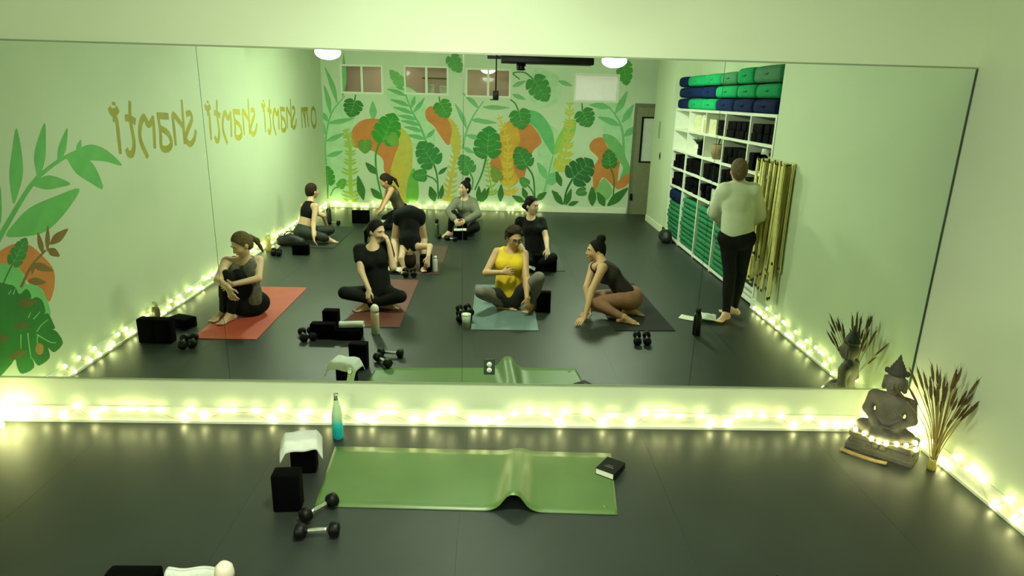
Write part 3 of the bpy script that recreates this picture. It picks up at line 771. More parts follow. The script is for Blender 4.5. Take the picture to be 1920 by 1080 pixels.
# big leaves on stalks
mk = BK.monstera
mk(a_(265, 335), a_(236, 442), 130*k_, DKG, stem=[a_(272, 293)])
mk(a_(455, 600), a_(528, 414), 185*k_, (46, 140, 36), stem=[a_(430, 615), a_(405, 700), a_(415, 830), a_(450, 990)], sw=4)
mk(a_(500, 560), a_(545, 632), 80*k_, (104, 160, 52))
mk(a_(335, 598), a_(335, 684), 95*k_, (92, 140, 46))
mk(a_(790, 752), a_(694, 604), 165*k_, (48, 124, 56), stem=[a_(812, 830), a_(822, 985)], sw=3.6)
mk(a_(737, 826), a_(646, 830), 90*k_, (56, 132, 58), notches=2, stem=[a_(790, 850), a_(818, 885)])
mk(a_(832, 345), a_(888, 446), 122*k_, (66, 138, 50), stem=[a_(826, 305)])
mk(a_(88, 884), a_(84, 764), 98*k_, (62, 138, 48), stem=[a_(86, 985)])
mk(a_(165, 905), a_(200, 850), 62*k_, (84, 150, 56), notches=2, stem=[a_(130, 915), a_(104, 965)])
mk(a_(1030, 805), a_(968, 690), 112*k_, (70, 140, 66), stem=[a_(1050, 860), a_(1042, 925)])
mk(a_(588, 238), a_(500, 128), 78*k_, (112, 172, 96), notches=3)
mk(a_(905, 40), a_(970, 146), 100*k_, (84, 150, 78), notches=3)
mk(b_(390, 190), b_(486, 336), 150*k_, (62, 134, 60), stem=[b_(330, 145), b_(255, 150), b_(300, 190)])
mk(b_(292, 402), b_(322, 524), 142*k_, (58, 132, 52), stem=[b_(268, 350), b_(236, 324)])
mk(b_(80, 692), b_(100, 500), 185*k_, (48, 130, 52), stem=[b_(50, 810), b_(0, 925)], sw=3.6)
mk(b_(715, 402), b_(766, 506), 134*k_, (54, 124, 54), stem=[b_(712, 350)])
mk(b_(985, 80), b_(1010, 232), 110*k_, (74, 148, 56))
mk(b_(650, 850), b_(782, 724), 182*k_, (36, 100, 48), stem=[b_(610, 930), b_(592, 1020)], sw=4)
mk(b_(345, 765), b_(278, 638), 132*k_, (52, 122, 52), stem=[b_(388, 840), b_(400, 985)], sw=3.4)
mk(b_(900, 770), b_(884, 654), 104*k_, (50, 118, 46), stem=[b_(925, 860), b_(915, 1010)], sw=3)
mk(b_(160, 860), b_(120, 765), 80*k_, (126, 140, 50), notches=3)
mk(b_(350, 890), b_(300, 845), 64*k_, (70, 138, 66), notches=2, stem=[b_(380, 930), b_(398, 975)])
mk(b_(735, 930), b_(670, 945), 62*k_, (64, 126, 60), notches=2)
mk(a_(1133, 690), a_(1055, 660), 70*k_, (52, 124, 52), notches=2)
for f, l in ((a_, [((30, 890), (32, 805), 26), ((410, 818), (338, 742), 40), ((325, 992), (286, 828), 46), ((440, 985), (372, 912), 40), ((798, 1000), (765, 900), 48), ((820, 820), (882, 772), 24), ((835, 985), (850, 890), 30), ((1082, 1000), (1090, 895), 26), ((1100, 1005), (1133, 910), 30)]),
             (b_, [((30, 1000), (28, 895), 28), ((50, 1005), (98, 905), 30), ((170, 1002), (176, 886), 36), ((330, 1005), (248, 962), 36), ((345, 985), (318, 908), 34), ((408, 992), (478, 938), 36), ((780, 1030), (780, 900), 48), ((862, 1032), (815, 938), 44), ((880, 1030), (1020, 908), 50), ((605, 1025), (642, 915), 34), ((585, 1022), (512, 925), 38), ((620, 1025), (690, 1000), 26), ((575, 900), (540, 800), 36), ((560, 960), (510, 935), 24)])):
    for p, q, w_ in l: BK.leaf(f(*p), f(*q), w_*k_*1.15, (52, 112, 42))
# the lettered wall: plants next to the mirror
LF = Mural(wall_left, 'left', onleft, (1, 0, 0))
def c_(x, y): return (x/4.32, 220+y/4.32)
def d_(x, y): return (x/3.857, 430+y/3.857)
LG = (96, 172, 88)
LF.strip('painted_stem', [c_(-60, 1080), c_(60, 860), c_(260, 540), c_(450, 370), c_(640, 265)], 11, LG, 6)
for p, q, w_, bd_ in [((110, 700), (132, 85), 110, 0.02), ((310, 500), (362, 45), 92, -0.02), ((470, 380), (545, 85), 64, 0.0), ((625, 280), (655, 180), 40, 0), ((530, 330), (990, 390), 130, -0.16), ((540, 310), (832, 580), 150, -0.06), ((260, 545), (570, 540), 115, -0.05), ((50, 960), (645, 578), 230, 0.04), ((-40, 980), (0, 560), 70, 0)]:
    LF.leaf(c_(*p), c_(*q), w_/4.32, LG, bd_)
LF.poly('painted_shape', [d_(*p) for p in [(-40, 190), (80, 112), (200, 108), (300, 185), (386, 290), (392, 420), (352, 525), (300, 430), (210, 395), (165, 315), (100, 265), (-40, 260)]], ORA)
LF.poly('painted_shape', [d_(*p) for p in [(-40, 265), (90, 262), (160, 310), (190, 395), (260, 398), (330, 490), (365, 620), (280, 640), (150, 520), (-40, 480)]], (112, 186, 110))
for p, q, w_ in [((310, 180), (272, 18), 40), ((342, 160), (345, -30), 34), ((360, 110), (492, -5), 66), ((345, 140), (432, 195), 60), ((225, 250), (385, 300), 60), ((200, 370), (335, 385), 56), ((245, 240), (230, 330), 30)]:
    LF.leaf(d_(*p), d_(*q), w_/3.857, (122, 96, 44))
LF.strip('painted_stem', [d_(150, 420), d_(230, 260), d_(330, 150)], 5, (122, 96, 44), 4)
mk = LF.monstera
mk(d_(95, 245), d_(190, 60), 120/3.857, (52, 122, 46), stem=[d_(60, 310), d_(10, 420)], sw=3.5)
LF.poly('painted_leaf', [d_(*p) for p in [(-40, 440), (60, 400), (110, 420), (140, 470), (190, 430), (222, 470), (225, 505), (260, 490), (305, 515), (328, 590), (318, 612), (350, 610), (385, 680), (398, 715), (380, 725), (410, 740), (455, 822), (395, 888), (362, 870), (348, 860), (358, 930), (285, 985), (255, 965), (232, 930), (246, 1000), (160, 1046), (125, 1000), (108, 940), (60, 1000), (-40, 1040)]], (40, 112, 40), True, 3)
for l in [[(265, 760), (360, 815), (405, 820)], [(265, 740), (300, 690), (350, 650)], [(275, 760), (268, 800), (275, 860)], [(200, 750), (212, 860), (225, 940)], [(150, 760), (150, 865)], [(240, 650), (290, 595)], [(205, 640), (220, 600)], [(60, 470), (80, 440)], [(95, 470), (110, 430)]]:
    LF.strip('painted_vein', [d_(*p) for p in l], 2.4, (120, 190, 110), 1.2, 4)
for c, r in [((285, 865), (30, 42))]:
    LF.poly('painted_shape', [d_(c[0]+r[0]*math.cos(t), c[1]+r[1]*math.sin(t)) for t in [math.pi*k/4 for k in range(8)]], (160, 128, 60))
for p, q, w_ in [((100, 700), (215, 690), 50), ((60, 930), (200, 880), 60), ((-20, 800), (60, 780), 60), ((120, 540), (270, 520), 70)]:
    LF.leaf(d_(*p), d_(*q), w_/3.857, (92, 96, 36))
# gold lettering: om shanti shanti shanti (seen reversed in the mirror)
GOLD = (150, 146, 46)
def e_(x, y): return (180+x/4.465, 170+y/4.465)
SHANTI = [('letter_i', [[(140, 228), (172, 250), (190, 400), (205, 530)], [(108, 138), (128, 176), (160, 180), (186, 150)], [(148, 95), (149, 122)]]),
          ('letter_t', [[(282, 85), (286, 240), (318, 430), (305, 522), (275, 530), (255, 485)], [(242, 225), (285, 235), (332, 262)]]),
          ('letter_n', [[(475, 208), (485, 340), (492, 485)], [(478, 235), (440, 285), (400, 222), (370, 300), (375, 420), (435, 560)]]),
          ('letter_a', [[(508, 208), (608, 215)], [(520, 215), (540, 350), (548, 470), (600, 488), (632, 440), (605, 360), (540, 312)]]),
          ('letter_h', [[(716, 75), (730, 260), (742, 448)], [(735, 310), (690, 250), (645, 205), (655, 330), (668, 460)]]),
          ('letter_s', [[(752, 200), (785, 188), (802, 240), (768, 330), (752, 400), (785, 448), (820, 410), (836, 330)]])]
def on_wall(name, strokes, dy, wd=0.062):
    """strokes as (distance along wall, height) ribbons"""
    vs_ = []; fs = []
    for si_, st in enumerate(strokes):
        lift = 0.0008+0.0004*si_
        p = catmull([Vector((0, y+dy, z)) for y, z in st], 6); m = len(p); n0 = len(vs_)
        for i in range(m):
            t = (p[min(i+1, m-1)]-p[max(i-1, 0)]); t.normalize(); q = Vector((0, -t.z, t.y))*wd*0.5*(0.72+0.28*abs(t.y)+0.15*math.sin(3*i/m))
            vs_ += [Vector((-XL+lift+0.00001*i, -(p[i]+q).y, (p[i]+q).z)), Vector((-XL+lift+0.00001*i, -(p[i]-q).y, (p[i]-q).z))]
        for i in range(m-1): fs.append((n0+2*i, n0+2*i+1, n0+2*i+3, n0+2*i+2))
    c = sum(vs_, Vector())/len(vs_)
    me = bpy.data.meshes.new(name); me.from_pydata([v-c for v in vs_], [], fs); me.update()
    o = put(name, me, paint(GOLD), wall_left); o.location = c; o['label'] = 'gold painted letter'
    return o
WD = []
for nm, ss in SHANTI:
    WD.append((nm, [[(-onleft(*e_(*p)).y, onleft(*e_(*p)).z) for p in s_] for s_ in ss]))
y_i = -onleft(*e_(170, 300)).y
for x_, yy in ((170, 300), (948, 260), (1408, 215)):
    dy = -onleft(*e_(x_, yy)).y - y_i
    for nm, ss in WD: on_wall(nm, ss, dy)
y_m, z_m = -onleft(*e_(1720, 200)).y, 1.93
on_wall('letter_m', [[(y_m, z_m-0.3), (y_m+0.02, z_m), (y_m+0.14, z_m-0.06), (y_m+0.2, z_m-0.3)], [(y_m+0.2, z_m-0.3), (y_m+0.22, z_m), (y_m+0.34, z_m-0.06), (y_m+0.4, z_m-0.3)], [(y_m-0.02, z_m+0.02), (y_m+0.42, z_m+0.02)]], 0)
y_o = y_m+0.78
on_wall('letter_o', [[(y_o+0.17*math.cos(t), z_m-0.14+0.17*math.sin(t)) for t in [math.pi*k/5 for k in range(11)]]], 0)

# ================================================================ DOOR, SWITCH, CEILING PIECES
DOORM = mat('door_paint', (120, 122, 92), 0.5, var=0.06)
dr = struct(thing('door_1', 'narrow-looking grey door with a tall dark-framed glass light', 'door', (3.22, -YB, 0))); del dr['category']
x0, x1 = 2.80-3.22, 3.72-3.22
MB().box(x0, x0+0.10, 0.001, 0.05, 0, 2.12).box(x1-0.10, x1, 0.001, 0.05, 0, 2.12).box(x0+0.10, x1-0.10, 0.001, 0.05, 0, 1.05).box(x0+0.10, x1-0.10, 0.001, 0.05, 1.95, 2.12).build('door_leaf', DOORM, dr)
MB().box(x0+0.10, x1-0.10, 0.02, 0.028, 1.05, 1.95).build('glass_light', mat('door_glass', (205, 214, 200), 0.15, var=0.03), dr)
MB().box(x0+0.10, x0+0.14, 0.01, 0.056, 1.05, 1.95).box(x1-0.14, x1-0.10, 0.01, 0.056, 1.05, 1.95).box(x0+0.14, x1-0.14, 0.01, 0.056, 1.05, 1.08).box(x0+0.14, x1-0.14, 0.01, 0.056, 1.92, 1.95).build('glazing_bead', BLACKG, dr)
MB().box(x0-0.05, x0, 0.0, 0.06, 0, 2.2).box(x1, x1+0.05, 0.0, 0.06, 0, 2.2).box(x0, x1, 0.0, 0.06, 2.12, 2.2).build('door_frame', mat('door_frame_paint', (104, 106, 80), 0.5), dr)
MB().box(x0-0.03, x0+0.02, 0.05, 0.10, 0.30, 0.42).build('hinge', BLACKG, dr)
sw = thing('light_switch', 'dark light switch plate on the wall between door and shelving', 'light switch', (XR, -7.75, 1.30))
put('plate', rbox_mesh('plate', 0.012, 0.11, 0.13, 0.003, 2, False), mat('switch_plate', (120, 124, 98), 0.5), sw)
MB().box(-0.014, -0.006, -0.025, -0.005, -0.03, 0.03).box(-0.014, -0.006, 0.008, 0.028, -0.03, 0.03).build('toggle', BLACKG, sw)
sg_ = thing('wall_sign', 'small grey notice on the wall above the light switch', 'sign', (XR, -7.95, 1.75))
put('notice_board', rbox_mesh('nb', 0.010, 0.13, 0.30, 0.002, 2, False), mat('notice_grey', (150, 160, 140), 0.6), sg_)
# webcam hanging on a thin pole: the picture is taken from just in front of its lens
wc = thing('webcam', 'small black webcam hanging on a thin pole from the ceiling', 'camera', (-0.005, -CAM_D-0.10, CAM_H+0.02))
put('camera_body', rbox_mesh('cb', 0.075, 0.055, 0.105, 0.012, 3, False), BLACKG, wc)
MB().lathe([(0.018, 0), (0.018, 0.018), (0.014, 0.024), (0.001, 0.024)], 16, (0, 0.027, 0.01), Matrix.Rotation(-math.pi/2, 3, 'X')).build('lens', mat('lens_glass', (20, 22, 24), 0.08), wc)
MB().tube([(0, -0.01, 0.05), (0, -0.01, 0.30), (0, -0.01, ZC-CAM_H-0.02)], 0.0085, 8).build('pole', BLACKG, wc)
MB().box(-0.07, 0.035, -0.03, 0.01, -0.062, -0.050).build('bracket', BLACKG, wc)
hz = 2.715
ht = thing('ceiling_heater', 'long flat black heater panel hung under the ceiling beside the webcam pole', 'heater', (0.64, -4.6, hz-0.05))
put('panel', rbox_mesh('panel', 1.17, 0.32, 0.085, 0.012, 3), BLACKG, ht)
MB().box(-0.76, -0.56, -0.06, 0.06, 0.05, 0.085).build('end_arm', BLACKG, ht)
MB().lathe([(0.028, -0.085), (0.055, -0.08), (0.06, -0.06), (0.06, 0.0)], 16, (-0.33, 0.05, 0)).build('motor', BLACKG, ht)
for x in (-0.45, 0.45): MB().tube([(x, 0, 0.08), (x, 0, ZC-hz+0.05)], 0.007, 6).build('hanger_rod', BLACKG, ht)
# things seen through the small windows
OPAL2 = mat('lobby_lamp_lit', (255, 240, 214), 0.4, emit=34.0)
OPAL3 = mat('office_lamp_lit', (255, 250, 244), 0.4, emit=60.0)
dome_lamp((-0.18, -YB-1.3), 'lit dome lamp in the pink room beyond the small windows', 0.16, 2.72, ZC+0.1, OPAL2)
dome_lamp((-2.3, -YB-1.5), 'lit dome lamp at the far end of the pink room beyond the windows', 0.16, 2.86, ZC+0.1, OPAL2)
dome_lamp((2.1, -YB-0.9), 'lit dome lamp in the white office beyond the brightest window', 0.18, 2.86, ZC+0.1, OPAL3)
rl = thing('wall_rail', 'dark wooden rail across the pink room beyond the windows', 'rail', (-1.25, -YB-1.0, 2.57))
MB().box(-0.30, 0.42, -0.02, 0.02, 0, 0.03).build('rail_bar', mat('dark_wood', (84, 52, 34), 0.5, var=0.2), rl)
MB().box(0.40, 0.44, -0.03, 0.03, -0.05, 0.12).build('end_bracket', mat('dark_wood', (84, 52, 34)), rl)
sf = thing('high_shelf', 'pale ledge behind the small windows carrying two white canisters', 'shelf', (-1.3, -YB-0.30, 2.20))
MB().box(-0.9, 1.6, -0.14, 0.14, -0.03, 0).build('board', VINYL, sf)
for x in (-0.8, 0.3, 1.5): MB().box(x-0.02, x+0.02, -0.10, 0.14, -0.20, -0.03).build('bracket', VINYL, sf)
for x, r, h in ((-1.33, 0.09, 0.27), (-1.03, 0.10, 0.25)):
    t = thing('canister', 'white lidded canister on the ledge behind the small window', 'canister', (x, -YB-0.30, 2.20), group='canisters on the high ledge')
    MB().lathe([(r*.9, 0), (r, 0.02), (r, h-0.05)], 18).build('can_body', WHITE, t); MB().lathe([(r+.005, h-0.05), (r+.005, h-0.02), (r*.6, h), (0.001, h)], 18).build('lid', VINYL, t)

# ================================================================ SHELVING ALCOVE
SHY = [2.927, 3.639, 4.507, 5.318, 6.162, 6.955]; SHZ = [0.04, 0.90, 1.19, 1.48, 1.81, 2.13]; SX0, SX1 = XR+0.005, XR+0.385
sh = thing('shelving_unit', 'white open cube shelving filling the alcove', 'shelving', (XR, -4.94, 0))
T = 0.034
ORD = ['first', 'second', 'third', 'fourth', 'fifth']; ROWN = ['floor', 'second', 'third', 'fourth', 'top']
def shm(x0, x1, y0, y1, z0, z1, n): 
    return MB().box(x0-XR, x1-XR, y0+4.94, y1+4.94, z0, z1).build(n, WHITE, sh)
for y in SHY: shm(SX0, SX1, -y-T/2, -y+T/2, 0, SHZ[-1]+T/2, 'upright')
for z in SHZ:
    for i in range(5): shm(SX0+0.002, SX1, -SHY[i+1]+T/2, -SHY[i]-T/2, z-T/2, z+T/2, 'shelf_board')
shm(SX1-0.006, SX1, -SHY[-1], -SHY[0], 0, SHZ[-1], 'back_panel')
GREEN_B, NAVY = mat('green_canvas', (16, 128, 76), 0.9, var=0.12, bump=0.2, bscale=120, spec=0.1), mat('navy_canvas', (10, 26, 62), 0.9, var=0.15, bump=0.2, bscale=120, spec=0.08)
SHADE_GREEN = mat('shaded_green_canvas', (8, 100, 56), 0.85, var=0.12, bump=0.2, bscale=120)  # bolster green darkened in its colour to stand for the shaded long sides
def f_(x, y): return (1250+x/4.909, 110+y/4.909)
lay = [(375, [(85, 'n'), (178, 'g'), (302, 'g'), (428, 'n'), (590, 'n'), (770, 'n'), (990, '')], 'bottom'),
       (300, [(98, 'n'), (300, 'n'), (425, 'g'), (620, 'g'), (790, 'g'), (1010, '')], 'middle'),
       (190, [(98, 'n'), (178, 'g'), (325, 'g'), (470, 'd'), (620, 'g'), (770, 'd'), (1022, '')], 'top')]
zl = SHZ[-1]+T/2
for li, (yy, seq, nm) in enumerate(lay):
    hgt = 0.165
    for k in range(len(seq)-1):
        ya = -hit(*f_(seq[k][0], yy), 0, XR)[1]; yb = -hit(*f_(seq[k+1][0], yy), 0, XR)[1]
        L = abs(yb-ya)-0.012; c = seq[k][1]
        hh = hgt + (0.03 if li == 2 and k >= 4 else 0)
        col = {'n': 'navy blue', 'g': 'green', 'd': 'shade-toned green'}[c]
        t = thing('yoga_bolster', '%s bolster, %s from the straps in the %s layer on the shelving' % (col, (ORD+['sixth'])[len(seq)-2-k], nm), 'bolster', (XR+0.20, (ya+yb)/2, zl+li*(hgt+0.004)), group='bolsters heaped on top of the shelving')
        mm = {'n': NAVY, 'g': GREEN_B, 'd': SHADE_GREEN}[c]
        put('cushion', rbox_mesh('cushion', 0.34, L, hh-0.014, min(0.05, L*0.3), 4, True, 0.012), mm, t)
        if L > 0.3:
            hd_ = MB().tube([(-0.172, -0.07, hh*0.5), (-0.190, -0.03, hh*0.45), (-0.190, 0.03, hh*0.45), (-0.172, 0.07, hh*0.5)], 0.008, 6).build('carry_handle', mm, t)
# cell contents: rows of black blocks, bins, jars
def cell(c, r):  # c 0 = by the straps .. 4 = by the door ; r 0 = lowest
    return -SHY[c+1]+T/2, -SHY[c]-T/2, SHZ[r]+T/2, SHZ[r+1]-T/2
def fill_blocks(c, r, f0=0.0, f1=1.0, two=True):
    y0, y1, z0, z1 = cell(c, r); y0, y1 = y0+(y1-y0)*f0, y0+(y1-y0)*f1
    n = max(1, int((y1-y0)/0.155)); 
    for lv in range(2 if two else 1):
        if z0+0.102*lv+0.10 > z1: break
        for k in range(n):
            o = yoga_block((XR+0.14+random.uniform(-.012, .012), y0+0.078+(y1-y0-0.156)*(k/max(1, n-1))), 0, 'black yoga block, %s layer, %s column from the straps, %s row of shelving' % (('lower', 'upper')[lv], ORD[c], ROWN[r]), 'flat', 'black yoga blocks on the shelving', z0+0.102*lv)
for c, r, f0, f1 in [(0, 4, 0.0, 1.0), (1, 4, 0.0, 1.0), (2, 4, 0.60, 1.0), (0, 3, 0.0, 0.45), (1, 3, 0.0, 0.95), (1, 2, 0.0, 1.0), (2, 2, 0.0, 1.0), (3, 2, 0.0, 1.0), (4, 2, 0.1, 1.0), (0, 2, 0.0, 1.0), (2, 1, .0, 0.5), (3, 1, 0.0, 1.0), (4, 1, 0.1, 1.0), (1, 1, 0.0, 1.0), (3, 3, 0.58, 0.95)]:
    fill_blocks(c, r, f0, f1)
CREAM = mat('cream_canvas', (206, 204, 166), 0.85, var=0.06, bump=0.3, bscale=120)
def bin_(c, r, f, w_, h_, m, label, name='storage_bin', cat='bin'):
    y0, y1, z0, z1 = cell(c, r); y = y0+(y1-y0)*f
    t = thing(name, label, cat, (XR+0.15, y, z0))
    b = MB(); wl = 0.006; d_2 = 0.12
    b.box(-d_2, d_2, -w_/2, -w_/2+wl, 0, h_).box(-d_2, d_2, w_/2-wl, w_/2, 0, h_).box(-d_2, -d_2+wl, -w_/2+wl, w_/2-wl, 0, h_).box(d_2-wl, d_2, -w_/2+wl, w_/2-wl, 0, h_).box(-d_2+wl, d_2-wl, -w_/2+wl, w_/2-wl, 0, wl)
    b.build('bin_body', m, t)
    MB().box(-d_2-0.006, -d_2, -0.035, 0.035, h_*0.7, h_*0.78).build('pull_tab', TRIM, t)
bin_(2, 4, 0.3, 0.30, 0.2, CREAM, 'cream fabric bin in the top row of the shelving')
bin_(2, 2, 0.80, 0.22, 0.21, CREAM, 'cream fabric bin in the middle row of the shelving') if False else None
bin_(2, 1, 0.78, 0.24, 0.19, mat('grey_canvas', (158, 160, 148), 0.85, var=0.06), 'grey fabric bin just above the blanket stacks')
def jar(c, r, f, rad, h_, m, label, dx=0.12):
    y0, y1, z0, z1 = cell(c, r); t = thing('canister', label, 'canister', (XR+dx, y0+(y1-y0)*f, z0))
    MB().lathe([(rad*.9, 0), (rad, 0.01), (rad, h_*.78), (rad*.7, h_*.86)], 16).build('can_body', m, t); MB().lathe([(rad*.74, h_*.86), (rad*.74, h_*.97), (rad*.5, h_), (0.001, h_)], 16).build('lid', VINYL, t)
jar(4, 4, 0.9, 0.075, 0.22, WHITE, 'round white canister in the top row, column nearest the door')
jar(3, 4, 0.25, 0.09, 0.24, CREAM, 'fat cream canister in the top row, second column from the door')
jar(3, 4, 0.52, 0.05, 0.25, WHITE, 'slim white canister in the top row, second column from the door')
jar(3, 4, 0.80, 0.085, 0.22, mat('straw', (176, 160, 104), 0.8, var=0.2), 'straw-coloured canister in the top row, second column from the door')
jar(4, 3, 0.65, 0.07, 0.12, WHITE, 'low white canister in the column nearest the door')
t = thing('potted_plant', 'small plant in a white pot on the shelving, second column from the door', 'plant', (XR+0.12, cell(3, 3)[0]+0.22, cell(3, 3)[2]))
MB().lathe([(0.055, 0), (0.075, 0.14), (0.07, 0.14), (0.06, 0.11)], 16).build('pot', WHITE, t)
for k in range(12):
    a = k*2.4; q = Vector((math.cos(a), math.sin(a), 0))
    me = MB().tube([(0, 0, 0.11), q*0.04+Vector((0, 0, 0.19)), q*0.10+Vector((0, 0, 0.20+0.02*(k % 3)))], [0.004, 0.018, 0.002], 5).build('leaf', mat('plant_leaf', (40, 62, 26), 0.5, var=0.2), t)
t = thing('woven_basket', 'brown woven basket in the third column of the shelving', 'basket', (XR+0.15, cell(2, 3)[0]+0.32, cell(2, 3)[2]))
MB().lathe([(0.10, 0), (0.13, 0.08), (0.125, 0.2), (0.115, 0.2), (0.115, 0.05)], 20).build('basket_body', mat('wicker', (108, 92, 58), 0.85, var=0.3, scale=60, bump=0.8, bscale=90), t)
MB().tube([(0, -0.12, 0.19), (0, -0.07, 0.28), (0, 0.07, 0.28), (0, 0.12, 0.19)], 0.008, 6).build('basket_handle', mat('dark_wicker', (50, 40, 26), 0.85), t)
jar(2, 3, 0.82, 0.06, 0.24, BLACKG, 'black canister beside the brown woven basket')
# folded blankets in the tall bottom cells
BLK_G = mat('green_blanket', (12, 102, 60), 0.95, var=0.15, scale=25, bump=0.5, bscale=140)
def blanket(loc, w_, h_, m, label, group):
    t = thing('folded_blanket', label, 'blanket', loc, 0, group)
    for k in range(2):
        put('fold', rbox_mesh('fold', 0.30, w_-0.01*k, h_/2-0.002, min(h_/4-0.002, 0.03), 3, True), m, t).location = (random.uniform(-.012, .012), 0, k*h_/2)
for c in range(5):
    y0, y1, z0, z1 = cell(c, 0)
    nn = [4, 5, 5, 5, 4][c]
    for k in range(nn):
        hh = 0.148
        colr, mm = ('green', BLK_G)
        if c == 0: colr, mm = [('white', TOWEL), ('charcoal', mat('charcoal_wool', (40, 42, 40), 0.95)), ('pale grey', mat('pale_grey_wool', (150, 152, 142), 0.95)), ('white', TOWEL)][k]
        if z0+hh*(k+1) > z1: break
        blanket((XR+0.165+random.uniform(-.015, .01), (y0+y1)/2, z0+hh*k), y1-y0-0.03, hh, mm, '%s folded blanket, %s layer up, in the %s shelving column from the straps' % (colr, ORD[k], ORD[c]), 'folded blankets in the shelving')
t = thing('yoga_bolster', 'navy blue bolster lying on the blankets in the column by the door', 'bolster', (XR+0.17, -6.56, cell(4, 0)[2]+0.148*4))
put('cushion', rbox_mesh('cushion', 0.34, 0.7, 0.19, 0.06, 4, True, 0.01), NAVY, t); MB().tube([(-0.172, -0.07, 0.1), (-0.190, -0.03, 0.09), (-0.190, 0.03, 0.09), (-0.172, 0.07, 0.1)], 0.008, 6).build('carry_handle', NAVY, t)
# desk lamp arm and blue tray on the shelf by the straps
y0, y1, z0, z1 = cell(0, 3)
t = thing('desk_lamp', 'white jointed desk lamp on the shelving above the straps', 'lamp', (XR+0.14, y0+0.385, z0), 0, None)
MB().lathe([(0.055, 0), (0.055, 0.012), (0.012, 0.02)], 16).build('lamp_base', WHITE, t)
MB().tube([(0, 0, 0.015), (-0.02, 0.05, 0.16)], 0.009, 6).build('lower_arm', WHITE, t)
MB().tube([(-0.02, 0.05, 0.16), (-0.10, -0.03, 0.262), (-0.14, 0.13, 0.268)], 0.011, 6).build('upper_arm', WHITE, t)
MB().lathe([(0.012, 0.03), (0.03, 0.02), (0.045, -0.03), (0.04, -0.03), (0.02, 0.01)], 14, (-0.14, 0.15, 0.25)).build('lamp_shade', WHITE, t)
t = thing('shallow_tray', 'blue-grey tray lying in front of the desk lamp on the shelving', 'tray', (XR+0.07, y1-0.11, z0))
MB().box(-0.06, 0.10, -0.10, 0.10, 0, 0.006).box(-0.06, -0.05, -0.10, 0.10, 0.006, 0.05).box(-0.05, 0.10, -0.10, -0.09, 0.006, 0.05).box(-0.05, 0.10, 0.09, 0.10, 0.006, 0.05).box(0.09, 0.10, -0.09, 0.09, 0.006, 0.05).build('tray_body', mat('blue_grey_plastic', (92, 112, 150), 0.5), t)
MB().box(-0.04, 0.08, -0.08, 0.08, 0.008, 0.02).build('papers', PAPER, t)
# black bag slumped at the shelving foot
bg = V(1258, 456)
t = thing('duffel_bag', 'black duffel bag slumped on the floor by the shelving end near the door', 'bag', (bg.x-0.09, bg.y-0.05, 0))
soft('bag_body', [cap((0, -0.10, 0.10), (0, 0.10, 0.09), 0.095, 0.085, 0.03), ell((0.0, 0.02, 0.15), (0.09, 0.13, 0.07)), cutplane((0, 0, 0.002), (0, 0, -1))][:2]+[cutplane((0, 0, 0.003), (0, 0, 1))], mat('black_nylon', (12, 14, 12), 0.6, var=0.2), t, 0.012, flip_y=False)
MB().tube(catmull([(-0.03, -0.09, 0.19), (-0.05, -0.03, 0.25), (-0.05, 0.05, 0.25), (-0.03, 0.10, 0.19)], 5), 0.010, 6).build('bag_strap', mat('black_webbing', (20, 22, 20), 0.7), t)

